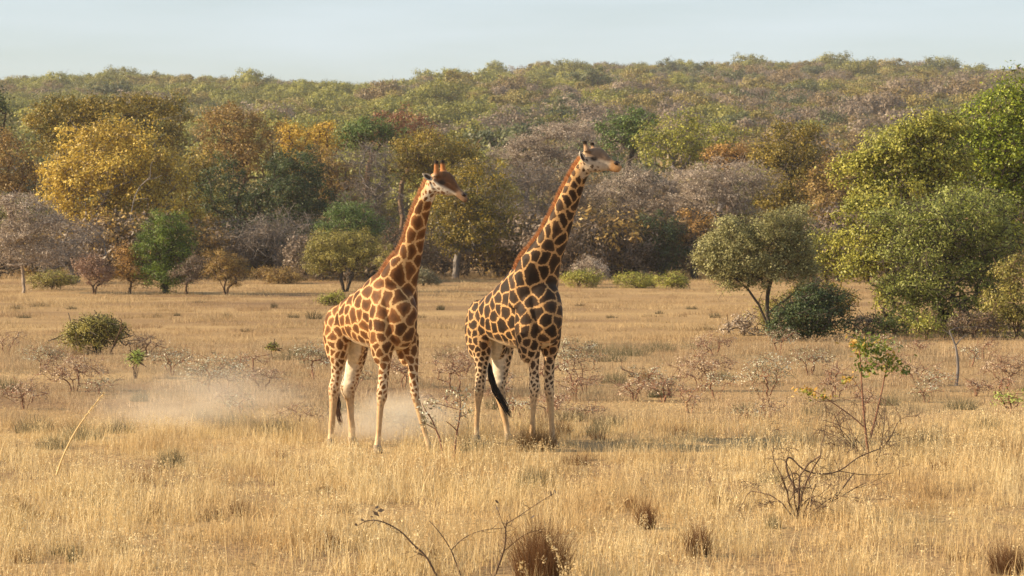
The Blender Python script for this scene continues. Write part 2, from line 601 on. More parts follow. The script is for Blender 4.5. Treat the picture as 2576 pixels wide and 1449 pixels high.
def resample(rows, step):
    """smooth (Catmull-Rom) resampling of numeric rows"""
    R = np.array(rows, float)
    out = []
    m = len(R)
    for i in range(m - 1):
        p0, p1, p2, p3 = R[max(i - 1, 0)], R[i], R[i + 1], R[min(i + 2, m - 1)]
        for t in np.arange(0, 1, step):
            out.append(0.5 * (2 * p1 + (p2 - p0) * t + (2 * p0 - 5 * p1 + 4 * p2 - p3) * t * t + (3 * p1 - p0 - 3 * p2 + p3) * t ** 3))
    out.append(R[-1])
    return np.array(out)


def edge_sections(rows, ratio):
    """rows: u1,v1,u2,v2,Y,(lateral half width or 0) -> sections spanning the two photo edges"""
    S = []
    for u1, v1, u2, v2, Y, hw in rows:
        A, B = P(u1, v1, Y), P(u2, v2, Y)
        c, a = (A + B) / 2, (A - B) / 2
        h = np.linalg.norm(a)
        lat = np.array([0.25, 1.0, 0.0]); lat /= np.linalg.norm(lat)
        S.append((c, a, lat * (hw if hw > 0 else h * ratio)))
    return S


def giraffe_body(cfg):
    X0, Y0 = gx(cfg['u0'], cfg['Y0']), cfg['Y0']
    org = np.array([X0, Y0, 0.0])
    parts = []
    # torso
    S = []
    for s, vt, vb, hw in resample(cfg['rings'], 0.5):
        c0 = org + FWD * s
        zt, zb = P(UC, vt, c0[1])[2], P(UC, vb, c0[1])[2]
        S.append((c0 + UPV * (zt + zb) / 2, RGT * hw, UPV * (zt - zb) / 2))
    parts.append(loft(S, 28, 2.25))
    # shoulder and haunch masses
    for s, l, z, rs, rl, rz in cfg['masses']:
        c = org + FWD * s + RGT * l + UPV * z
        E = [(c + UPV * rz * math.sin(t), FWD * rs * math.cos(t), RGT * rl * math.cos(t)) for t in np.linspace(-1.45, 1.45, 9)]
        parts.append(loft(E, 20))
    # neck
    nk = resample([(*r, 0) for r in cfg['neck']], 0.5)
    parts.append(loft(edge_sections(nk, 0.80), 22))
    # head
    parts.append(loft(edge_sections(resample(cfg['head'], 0.34), 1), 22, 2.3))
    # horns
    for pts in cfg['horns']:
        E = []
        for u, v, Y, rad in pts:
            E.append((P(u, v, Y), np.array([rad, 0, 0]), np.array([0, rad, 0])))
        parts.append(loft(E, 12))
    # legs
    cx0, cy0 = cfg['crop']
    feet = []
    for leg in cfg['legs']:
        rows = resample(leg['rows'], 0.5)
        S = []
        for cyv, xl, xr in rows:
            t = np.clip((cyv - rows[0, 0]) / (rows[-1, 0] - rows[0, 0]), 0, 1)
            Y = leg['Y'][0] + (leg['Y'][1] - leg['Y'][0]) * t
            v = cy0 + cyv / 3.2918
            A, B = P(cx0 + xl / 3.2918, v, Y), P(cx0 + xr / 3.2918, v, Y)
            c = (A + B) / 2
            h = abs(B[0] - A[0]) / 2
            S.append((c, np.array([h, 0, 0]), np.array([0, h * (leg.get('deep', 0.95) if t > .42 else leg.get('deep_top', .9)), 0])))
        parts.append(loft(S, 18))
        feet.append((S[-1][0], S[-1][1][0]))
    # tail stem
    tp = [P(*q) for q in cfg['tail']]
    tp = resample(tp, 0.25)
    E = [(q, np.array([.028 - .014 * i / len(tp), 0, 0]), np.array([0, .028 - .014 * i / len(tp), 0])) for i, q in enumerate(tp)]
    parts.append(loft(E, 10))

    V, Fc, o = [], [], 0
    for v, f in parts:
        V.append(v)
        Fc += [tuple(dict.fromkeys(i + o for i in q)) for q in f]
        o += len(v)
    me = bpy.data.meshes.new('body_raw')
    me.from_pydata(np.concatenate(V).tolist(), [], Fc)
    me.update()
    import bmesh
    bm = bmesh.new(); bm.from_mesh(me); bmesh.ops.recalc_face_normals(bm, faces=bm.faces); bm.to_mesh(me); bm.free()
    tmp = bpy.data.objects.new('body_raw', me)
    col.objects.link(tmp)
    rm = tmp.modifiers.new('r', 'REMESH'); rm.mode = 'VOXEL'; rm.voxel_size = 0.0165; rm.use_smooth_shade = True
    sm = tmp.modifiers.new('s', 'SMOOTH'); sm.factor = 0.5; sm.iterations = 5
    dg = bpy.context.evaluated_depsgraph_get()
    body = bpy.data.meshes.new_from_object(tmp.evaluated_get(dg))
    bpy.data.objects.remove(tmp); bpy.data.meshes.remove(me)
    body.name = 'body'
    return body, feet, org


def smooth01(a, b, x):
    t = np.clip((x - a) / (b - a), 0, 1)
    return t * t * (3 - 2 * t)


def paint_giraffe(body, cfg, org, seed):
    n = len(body.vertices)
    co = np.empty(n * 3, np.float32); body.vertices.foreach_get('co', co); co = co.reshape(-1, 3).astype(float)
    nr = np.empty(n * 3, np.float32); body.vertices.foreach_get('normal', nr); nr = nr.reshape(-1, 3).astype(float)
    r = np.random.default_rng(seed)
    z = co[:, 2]
    s = (co - org) @ FWD
    lat = (co - org) @ RGT
    hp = P(*cfg['poll'])
    mz = P(*cfg['muzzle'])
    hd = unit((mz - hp)[None])[0]
    th = (co - hp) @ hd                       # along the head
    dist_h = np.linalg.norm(co - hp - np.outer(np.clip(th, -0.02, .75), hd), axis=1)
    head = (th > -0.05) & (dist_h < 0.34) & (z > hp[2] - 0.6)
    # patch radius by region
    R = np.interp(z, [0, .6, 1.0, 1.35, 1.7, 2.0, 2.8, 3.1, 3.7, 4.4, 5], [.045, .05, .055, .068, .10, .138, .152, .135, .116, .092, .07]) * cfg['patch']
    R = R * (1 - .14 * smooth01(-.2, -.9, s) * (z < 2.8)); R = np.where(head, .05, R)
    # Poisson-disc seeds on the skin
    W = co.copy()
    W[:, 2] = np.where(z > 2.8, 2.8 + (z - 2.8) * .78, z)
    ext = np.concatenate([W, nr * 0.06], axis=1)
    seeds, sr = [], []
    idx = r.permutation(n)[:14000]
    S = np.zeros((0, 6)); SR = np.zeros(0)
    buf, bufr = [], []
    for i in idx:
        p = ext[i]
        if buf:
            B = np.array(buf)
            if np.min(np.sum((B - p) ** 2, axis=1) / (np.maximum(np.array(bufr), R[i]) * 1.22) ** 2) < 1: continue
        buf.append(p); bufr.append(R[i])
    S = np.array(buf); SR = np.array(bufr)
    SR = SR * r.uniform(.8, 1.2, len(SR))
    wob = 0.022
    Q = ext.copy()
    for a, k in ((0, 1.0), (1, 1.7), (2, 2.3)):
        Q[:, a] += wob * np.sin(W[:, (a + 1) % 3] * 19 + k) * np.sin(W[:, (a + 2) % 3] * 23 + k * 2)
    F1 = np.empty(n); F2 = np.empty(n); I1 = np.empty(n, int)
    for a in range(0, n, 4000):
        D = np.sqrt(((Q[a:a + 4000, None, :] - S[None]) ** 2).sum(-1)) / SR[None]
        k = np.argpartition(D, 2, axis=1)[:, :2]
        dd = np.take_along_axis(D, k, 1)
        o2 = np.argsort(dd, axis=1)
        dd = np.take_along_axis(dd, o2, 1); k = np.take_along_axis(k, o2, 1)
        F1[a:a + 4000], F2[a:a + 4000], I1[a:a + 4000] = dd[:, 0], dd[:, 1], k[:, 0]
    val = (F2 - F1) * R * 0.5
    lw = np.interp(z, [0, .8, 1.4, 1.8, 2.8, 3.2, 4.2, 4.6], [.026, .014, .012, .013, .0125, .012, .013, .018]) * cfg['line']
    edge = val - lw
    prnd = r.random(len(S))[I1]
    # fade of the patches: lower legs, belly, inner thighs, face
    fade = smooth01(.98, .62, z) * 0.95
    belly = smooth01(-.55, -.92, nr[:, 2]) * ((z > 1.35) & (z < 2.1))
    fade = np.maximum(fade, belly)
    inner = smooth01(.1, .6, -lat * 0 + np.where(lat > 0, -(nr @ RGT), nr @ RGT)) * ((z > .8) & (z < 1.75) & (s < 0.1))
    fade = np.maximum(fade, inner * 0.9)
    # rump spots fade towards the tail
    fade = np.maximum(fade, 0.0)
    # face: cheeks with small spots, plain pale band below the eye, brown forehead
    hf = head & (th > 0.10)
    up_h = unit(np.cross(np.cross(hd, UPV)[None], hd[None]))[0]
    hh = (co - hp - np.outer(th, hd)) @ up_h
    fade = np.where(hf & ((th > .36) | (hh > -.02)), 1.0, np.where(hf, .1, fade))
    fade = np.where(head & (th <= .10), np.maximum(fade, .0), fade)
    cream = np.tile(np.array(cfg['cream']), (n, 1))
    pale = np.array((.70, .57, .40))
    k = np.maximum(smooth01(2.0, 1.0, z) * .55, belly)[:, None]
    cream = cream * (1 - k) + pale * k
    kn = inner[:, None] * .8
    cream = cream * (1 - kn) + np.array((.74, .66, .52)) * kn
    tanl = (smooth01(1.1, .7, z) * (1 - smooth01(.35, .15, z)))[:, None] * .7
    cream = cream * (1 - tanl) + np.array((.42, .26, .12)) * tanl
    hpale = np.array(cfg.get('face', (.60, .52, .42)))
    kk = (head * smooth01(-.05, .1, th))[:, None]
    cream = cream * (1 - kk) + hpale * kk
    brow = (head * smooth01(cfg['brow'][0], cfg['brow'][1], hh) * smooth01(.0, .1, th))[:, None]
    cream = cream * (1 - brow) + np.array(cfg['browcol']) * brow
    fade = np.maximum(fade, brow[:, 0])
    muz = (head * smooth01(.42, .52, th))[:, None]
    cream = cream * (1 - muz) + np.array(cfg['muzcol']) * muz
    fade = np.where(muz[:, 0] > .3, 1, fade)
    horn = np.zeros(n)
    for pts in cfg['horns']:
        t0, t1 = P(*pts[-1][:3]), P(*pts[0][:3])
        d = unit((t0 - t1)[None])[0]
        a = (co - t1) @ d
        rr = np.linalg.norm(co - t1 - np.outer(a, d), axis=1)
        L = np.linalg.norm(t0 - t1)
        on = (rr < .10) & (a > 0.02)
        hc = np.array(cfg['horncol']); tip = np.array((.025, .018, .013))
        w = (on * smooth01(0.0, .08, a))[:, None]
        cream = cream * (1 - w) + hc * w
        w2 = (on * smooth01(L - .085, L - .04, a))[:, None]
        cream = cream * (1 - w2) + tip * w2
        fade = np.maximum(fade, w[:, 0])
    eyec = P(*cfg['eye'])
    de = np.linalg.norm((co - eyec) * np.array([1, .35, 1.4]), axis=1)
    ew = smooth01(.085, .035, de)[:, None]
    cream = cream * (1 - ew) + np.array((.03, .022, .018)) * ew
    fade = np.maximum(fade, ew[:, 0])
    tl = np.linalg.norm(co[:, None, :] - np.array([P(*q) for q in cfg['tail'][1:]])[None], axis=2).min(axis=1)
    for nm, arr in (('edge', edge), ('prnd', prnd), ('fade', np.clip(fade, 0, 1)), ('core', np.clip(F1, 0, 1))):
        a = body.attributes.new(nm, 'FLOAT', 'POINT'); a.data.foreach_set('value', arr.astype(np.float32))
    a = body.attributes.new('base', 'FLOAT_COLOR', 'POINT')
    a.data.foreach_set('color', np.concatenate([cream, np.ones((n, 1))], axis=1).astype(np.float32).ravel())


def coat_mat(name, centre, rim):
    m, n, l = new_mat(name)
    out = n.new('ShaderNodeOutputMaterial')

    def at(nm):
        a = n.new('ShaderNodeAttribute'); a.attribute_name = nm
        return a
    tc = n.new('ShaderNodeTexCoord')
    nz = n.new('ShaderNodeTexNoise'); nz.inputs['Scale'].default_value = 38; nz.inputs['Detail'].default_value = 4
    l.new(tc.outputs['Object'], nz.inputs['Vector'])
    jit = n.new('ShaderNodeMath'); jit.operation = 'MULTIPLY_ADD'
    jit.inputs[1].default_value = .044; jit.inputs[2].default_value = -.022
    l.new(nz.outputs['Fac'], jit.inputs[0])
    ad = n.new('ShaderNodeMath'); ad.operation = 'ADD'
    l.new(at('edge').outputs['Fac'], ad.inputs[0]); l.new(jit.outputs[0], ad.inputs[1])
    mr = n.new('ShaderNodeMapRange'); mr.interpolation_type = 'SMOOTHSTEP'
    mr.inputs['From Min'].default_value = -.004; mr.inputs['From Max'].default_value = .006
    l.new(ad.outputs[0], mr.inputs['Value'])
    inv = n.new('ShaderNodeMath'); inv.operation = 'SUBTRACT'; inv.inputs[0].default_value = 1
    l.new(at('fade').outputs['Fac'], inv.inputs[1])
    msk = n.new('ShaderNodeMath'); msk.operation = 'MULTIPLY'
    l.new(mr.outputs['Result'], msk.inputs[0]); l.new(inv.outputs[0], msk.inputs[1])
    # patch colour: darker heart, warmer rim, each patch its own shade
    rp = n.new('ShaderNodeMapRange'); rp.inputs['From Min'].default_value = .0; rp.inputs['From Max'].default_value = .05
    l.new(at('edge').outputs['Fac'], rp.inputs['Value'])
    pc = n.new('ShaderNodeMix'); pc.data_type = 'RGBA'
    pc.inputs[6].default_value = (*rim, 1); pc.inputs[7].default_value = (*centre, 1)
    l.new(rp.outputs['Result'], pc.inputs[0])
    hv = n.new('ShaderNodeHueSaturation')
    vr = n.new('ShaderNodeMapRange'); vr.inputs['To Min'].default_value = .7; vr.inputs['To Max'].default_value = 1.35
    l.new(at('prnd').outputs['Fac'], vr.inputs['Value']); l.new(vr.outputs['Result'], hv.inputs['Value'])
    l.new(pc.outputs[2], hv.inputs['Color'])
    fin = n.new('ShaderNodeMix'); fin.data_type = 'RGBA'
    l.new(msk.outputs[0], fin.inputs[0]); l.new(at('base').outputs['Color'], fin.inputs[6]); l.new(hv.outputs['Color'], fin.inputs[7])
    n2 = n.new('ShaderNodeTexNoise'); n2.inputs['Scale'].default_value = 14; n2.inputs['Detail'].default_value = 5
    l.new(tc.outputs['Object'], n2.inputs['Vector'])
    vv = n.new('ShaderNodeMapRange'); vv.inputs['From Min'].default_value = .3; vv.inputs['From Max'].default_value = .7
    vv.inputs['To Min'].default_value = .8; vv.inputs['To Max'].default_value = 1.15
    l.new(n2.outputs['Fac'], vv.inputs['Value'])
    h2 = n.new('ShaderNodeHueSaturation'); l.new(vv.outputs['Result'], h2.inputs['Value']); l.new(fin.outputs[2], h2.inputs['Color'])
    b = n.new('ShaderNodeBsdfPrincipled'); b.inputs['Roughness'].default_value = .62
    b.inputs['Specular IOR Level'].default_value = .14
    b.inputs['Sheen Weight'].default_value = .03; b.inputs['Sheen Roughness'].default_value = .4
    bp = n.new('ShaderNodeBump'); bp.inputs['Strength'].default_value = .35; bp.inputs['Distance'].default_value = .012
    l.new(nz.outputs['Fac'], bp.inputs['Height']); l.new(bp.outputs['Normal'], b.inputs['Normal'])
    l.new(h2.outputs['Color'], b.inputs['Base Color']); l.new(b.outputs[0], out.inputs['Surface'])
    return m


MAT_EYE = plain_mat('giraffe_eye', (.008, .006, .005), .12, .6)
MAT_NOSTRIL = plain_mat('giraffe_nostril', (.03, .018, .014), .6)
MAT_HOOF = bark_mat('giraffe_hoof', (.16, .12, .08), (.34, .27, .19), 20)
MAT_EAR = plain_mat('giraffe_ear', (.58, .52, .43), .8, .1)
MAT_EAR_IN = plain_mat('giraffe_ear_inside', (.07, .05, .04), .9, .1)


def hair_mat(name, c1, c2):
    return leaf_mat(name, c1, tuple((a + b) / 2 for a, b in zip(c1, c2)), c2, trans=.3, rough=.5, spec=.3)


MAT_TAIL = hair_mat('giraffe_tail_hair', (.010, .008, .007), (.035, .025, .02))
MAT_TAIL2 = hair_mat('giraffe_tail_hair_brown', (.05, .022, .012), (.16, .07, .035))


def strands(paths, w0, r, jitter):
    """flat hair cards along paths (n, m, 3)"""
    Pn = np.array(paths)
    n, m, _ = Pn.shape
    d = unit(Pn[:, 1:] - Pn[:, :-1]); d = np.concatenate([d, d[:, -1:]], axis=1)
    side = unit(np.cross(d, unit(r.normal(size=(n, 1, 3)) * jitter + np.array([0, -1.0, 0]))))
    w = (w0 * np.linspace(1, .12, m))[None, :, None]
    v = np.stack([Pn - side * w / 2, Pn + side * w / 2], axis=2).reshape(-1, 3)
    b0 = (np.arange(n) * 2 * m)[:, None]; k = np.arange(m - 1)[None] * 2
    f = np.stack([b0 + k, b0 + k + 1, b0 + k + 3, b0 + k + 2], axis=2).reshape(-1, 4)
    return v, f, np.repeat(np.clip(r.normal(.5, .22, n), 0, 1), m - 1)


def ellipsoid(c, ax, nu=12, nv=8):
    E = [(np.asarray(c) + np.asarray(ax[2]) * math.sin(t), np.asarray(ax[0]) * math.cos(t), np.asarray(ax[1]) * math.cos(t)) for t in np.linspace(-1.5, 1.5, nv)]
    return loft(E, nu)


def poly_obj(name, v, f, mat, parent, smooth=True):
    me = bpy.data.meshes.new(name)
    me.from_pydata(np.asarray(v).tolist(), [], [tuple(dict.fromkeys(q)) for q in f])
    me.polygons.foreach_set('use_smooth', [smooth] * len(me.polygons))
    me.update()
    o = link(name, me, mat, parent)
    if parent is not None:
        me.transform(__import__('mathutils').Matrix.Translation(-Vector(parent.location)))
    return o


def build_giraffe(cfg, seed):
    body, feet, org = giraffe_body(cfg)
    paint_giraffe(body, cfg, org, seed)
    r = np.random.default_rng(seed + 5)
    root = empty('giraffe', org.tolist(), cfg['label'], 'giraffe', 'giraffes standing side by side')
    from mathutils import Matrix
    T = Matrix.Translation(-Vector(org.tolist()))
    body.transform(T)
    body.materials.clear()
    link('body', body, coat_mat(cfg['name'], cfg['patch_centre'], cfg['patch_rim']), root)
    # mane along the back of the neck
    nk = resample([(*q, 0) for q in cfg['neck']], 0.02)
    nk = nk[int(len(nk) * cfg.get('mane_from', .16)):]
    paths = []
    for i, (u1, v1, u2, v2, Y, _) in enumerate(nk):
        for _k in range(9):
            A, B = P(u1, v1, Y), P(u2, v2, Y)
            out = unit((A - B)[None])[0]
            L = r.uniform(.05, .105) * (1 - .25 * (i / len(nk) > .93))
            base = A - out * .035 + r.normal(size=3) * np.array([.006, .014, .006])
            dirv = unit((out + r.normal(size=3) * .24 + np.array([0, 0, .28]))[None])[0]
            paths.append([base, base + dirv * L * .5, base + dirv * L + np.array([0, 0, .01])])
    v, f, ti = strands(paths, .016, r, .7)
    me = mesh_np('mane', v - org, f, fdomain={'tint': ti})
    link('mane', me, hair_mat(cfg['name'] + '_mane', *cfg['manecol']), root)
    # tail tuft
    tt = [P(*q) for q in cfg['tuft']]
    tt = resample(tt, .25)
    paths = []
    for i in range(cfg['tuft_n']):
        st = r.integers(0, max(1, len(tt) // 2))
        off = r.normal(size=3) * cfg['tuft_r']
        seg = tt[st:st + len(tt) // 2 + 2]
        idx = np.linspace(0, len(seg) - 1, 5)
        q = np.stack([np.interp(idx, np.arange(len(seg)), seg[:, a]) for a in range(3)], axis=1)
        paths.append(q + off * np.array([.4, .9, 1.0, .9, .6])[:, None] + r.normal(size=(5, 3)) * .006)
    v, f, ti = strands(paths, .02, r, .7)
    link('tail_tuft', mesh_np('tail_tuft', v - org, f, fdomain={'tint': ti}), cfg['tuft_mat'], root)
    # hooves
    for c, h in feet:
        z0 = 0.0
        E = []
        for t, k in ((0.0, 1.18), (.05, 1.12), (.10, 1.0), (.135, .86)):
            E.append((np.array([c[0] + (.03 * (1 - t / .135)), c[1] - .02, z0 + t]), np.array([max(h, .055) * 1.05 * k, 0, 0]), np.array([0, max(h, .055) * 1.05 * k, 0])))
        v, f = loft(E, 14)
        poly_obj('hoof', v, f, MAT_HOOF, root)
    # eyes, nostrils
    for q in (cfg['eye'], cfg['eye_far']):
        c = P(*q)
        v, f = ellipsoid(c, ((.044, 0, .010), (0, .026, 0), (-.005, 0, .024)))
        poly_obj('eye', v, f, MAT_EYE, root)
    for q in (cfg['nostril'], cfg['nostril_far']):
        c = P(*q)
        v, f = ellipsoid(c, ((.038, 0, -.018), (0, .022, 0), (.012, 0, .024)))
        poly_obj('nostril', v, f, MAT_NOSTRIL, root)
    # ears: a cupped leaf, outside pale, inside dark
    for q in cfg['ears']:
        A, B = P(*q['base']), P(*q['tip'])
        ax = B - A
        L = np.linalg.norm(ax); d = ax / L
        wv = unit(np.cross(d, np.array(q['face'], float))[None])[0]
        fv = np.cross(wv, d)
        if fv @ np.array(q['face'], float) < 0: fv = -fv
        rows = []
        prof = [(0, .30), (.12, .62), (.3, .95), (.5, 1.0), (.7, .85), (.88, .5), (1.0, .08)]
        vs_, fs_ = [], []
        m = 7
        for t, w in prof:
            for j in range(m):
                x = (j / (m - 1) - .5) * 2
                vs_.append(A + d * L * t + wv * x * w * q['w'] - fv * (1 - x * x) * .035 * w)
        for i in range(len(prof) - 1):
            for j in range(m - 1):
                fs_.append((i * m + j, i * m + j + 1, (i + 1) * m + j + 1, (i + 1) * m + j))
        nv = len(vs_)
        V = np.array(vs_); V2 = V - fv * .014
        fs2 = [tuple(nv + k for k in reversed(fc)) for fc in fs_]
        rim = []
        ring = [i * m for i in range(len(prof))] + [(len(prof) - 1) * m + j for j in range(1, m)] + [i * m + m - 1 for i in range(len(prof) - 2, -1, -1)] + list(range(m - 2, 0, -1))
        for a, b in zip(ring, ring[1:] + ring[:1]):
            rim.append((a, b, nv + b, nv + a))
        eo = poly_obj('ear', np.concatenate([V, V2]), fs_ + fs2 + rim, MAT_EAR, root)
        # dark hollow lying in the cup
        sel = [(t, w) for t, w in prof[1:6]]
        vs3, fs3 = [], []
        for t, w in sel:
            for j in range(5):
                x = (j / 4 - .5) * 2 * .55
                vs3.append(A + d * L * (t * .8 + .06) + wv * x * w * q['w'] - fv * ((1 - x * x) * .035 * w - .004))
        for i in range(len(sel) - 1):
            for j in range(4):
                fs3.append((i * 5 + j, i * 5 + j + 1, (i + 1) * 5 + j + 1, (i + 1) * 5 + j))
        ho = poly_obj('ear_hollow', np.array(vs3), fs3, MAT_EAR_IN, None)
        ho.data.transform(T)
        ho.parent = eo
    return root


def hy(a, b, n):
    return list(np.linspace(a, b, n))


def with_Y(rows, ya, yb):
    ys = np.linspace(ya, yb, len(rows))
    return [(*r[:4], y, *r[4:]) for r, y in zip(rows, ys)]


LG = dict(
    name='brown_giraffe', label='giraffe with warm brown patches and upright dark-tipped horns, head lowered slightly', u0=938, Y0=39.2, crop=(754.7, 717.0),
    rings=[(-1.1, 792, 842, .13), (-1.0, 777, 862, .21), (-.85, 765, 872, .27), (-.6, 747, 852, .33), (-.3, 729, 866, .38), (0, 709, 876, .40), (.2, 690, 880, .40),
           (.4, 677, 882, .38), (.6, 684, 882, .345), (.8, 715, 872, .29), (.95, 745, 852, .22), (1.04, 770, 825, .12)],
    masses=[(-.80, .19, 1.86, .30, .18, .50), (-.78, -.17, 1.86, .30, .16, .50), (.60, .27, 2.0, .24, .165, .60), (.58, -.24, 2.0, .26, .15, .62), (.84, .0, 2.1, .2, .26, .42)],
    neck=with_Y([(935, 775, 1050, 800), (945, 725, 1050, 745), (958, 690, 1049, 712), (980, 656, 1055, 678), (1004, 628, 1061, 645), (1018, 595, 1066, 613), (1028, 564, 1071, 580),
                 (1039, 530, 1078, 545), (1054, 494, 1084, 520), (1069, 462, 1093, 497), (1078, 448, 1100, 486)], 38.85, 38.12),
    head=with_Y([(1076, 450, 1089, 484, .075), (1084, 439, 1094, 487, .095), (1096, 433, 1100, 487, .11), (1110, 430, 1111, 489, .115), (1124, 431, 1124, 493, .108), (1136, 438, 1135, 492, .092),
                 (1146, 454, 1143, 492, .075), (1155, 470, 1151, 497, .062), (1164, 480, 1160, 504, .06), (1172, 488, 1168, 509, .052), (1176, 497, 1173, 510, .03)], 38.16, 37.98),
    horns=[[(1099, 444, 38.02, .068), (1098, 427, 38.01, .045), (1097.5, 412, 38.01, .037), (1097, 403.5, 38.01, .043)],
           [(1117, 442, 38.18, .072), (1114.5, 425, 38.18, .048), (1113, 411, 38.18, .038), (1112, 402.5, 38.18, .044)]],
    legs=[
        dict(Y=(39.68, 39.68), deep_top=.8, rows=[(250, 245, 400), (350, 230, 415), (450, 227, 420), (560, 238, 405), (640, 249, 385), (700, 257, 358), (780, 252, 340), (850, 234, 330), (900, 237, 322), (960, 243, 312),
                                   (1050, 242, 300), (1150, 236, 290), (1230, 232, 282), (1290, 226, 278), (1345, 222, 275)]),
        dict(Y=(40.0, 39.97), deep_top=.7, rows=[(430, 400, 560), (520, 395, 565), (580, 388, 558), (640, 380, 540), (700, 373, 518), (760, 358, 495), (820, 339, 472), (860, 334, 462), (900, 346, 456), (950, 374, 450),
                                   (1000, 385, 448), (1080, 392, 448), (1150, 398, 455), (1230, 400, 460), (1290, 400, 462), (1327, 398, 465)]),
        dict(Y=(38.55, 38.55), rows=[(380, 640, 800), (450, 640, 795), (500, 646, 785), (560, 652, 768), (640, 652, 755), (720, 650, 742), (800, 645, 732), (860, 637, 728), (900, 633, 727), (950, 635, 718),
                                     (990, 637, 700), (1050, 635, 690), (1150, 632, 680), (1230, 628, 674), (1290, 618, 672), (1395, 606, 672)]),
        dict(Y=(38.87, 38.72), rows=[(400, 845, 985), (480, 850, 985), (560, 868, 983), (640, 882, 980), (720, 892, 980), (800, 903, 980), (870, 912, 985), (920, 918, 990), (970, 935, 1000), (1030, 955, 1015),
                                     (1100, 975, 1030), (1180, 1000, 1048), (1250, 1020, 1065), (1310, 1036, 1088), (1382, 1055, 1108)]),
    ],
    tail=[(845, 790, 39.95), (829, 815, 40.1), (828, 860, 40.1), (838, 930, 39.95), (850, 985, 39.9), (851, 1015, 39.88)],
    tuft=[(850, 990, 39.9), (849, 1020, 39.88), (852, 1045, 39.86), (861, 1072, 39.84)], tuft_n=70, tuft_r=.02, tuft_mat=MAT_TAIL2,
    poll=(1083, 452, 38.1), muzzle=(1174, 504, 37.98), eye=(1112, 459, 38.025), eye_far=(1114, 457, 38.25), nostril=(1166.5, 490, 37.955), nostril_far=(1169, 488, 38.03),
    ears=[dict(base=(1088, 452, 38.0), tip=(1064, 436.5, 37.93), w=.05, face=(.35, -1, .1)), dict(base=(1094, 448, 38.24), tip=(1092, 440, 38.46), w=.045, face=(.5, .6, 0))],
    brow=(-.005, .04), browcol=(.125, .058, .026), muzcol=(.22, .13, .075), horncol=(.34, .14, .045), face=(.62, .54, .43),
    cream=(.54, .335, .15), patch=1.0, line=1.0, patch_centre=(.085, .034, .011), patch_rim=(.19, .078, .024), manecol=((.40, .17, .07), (.85, .52, .28)))

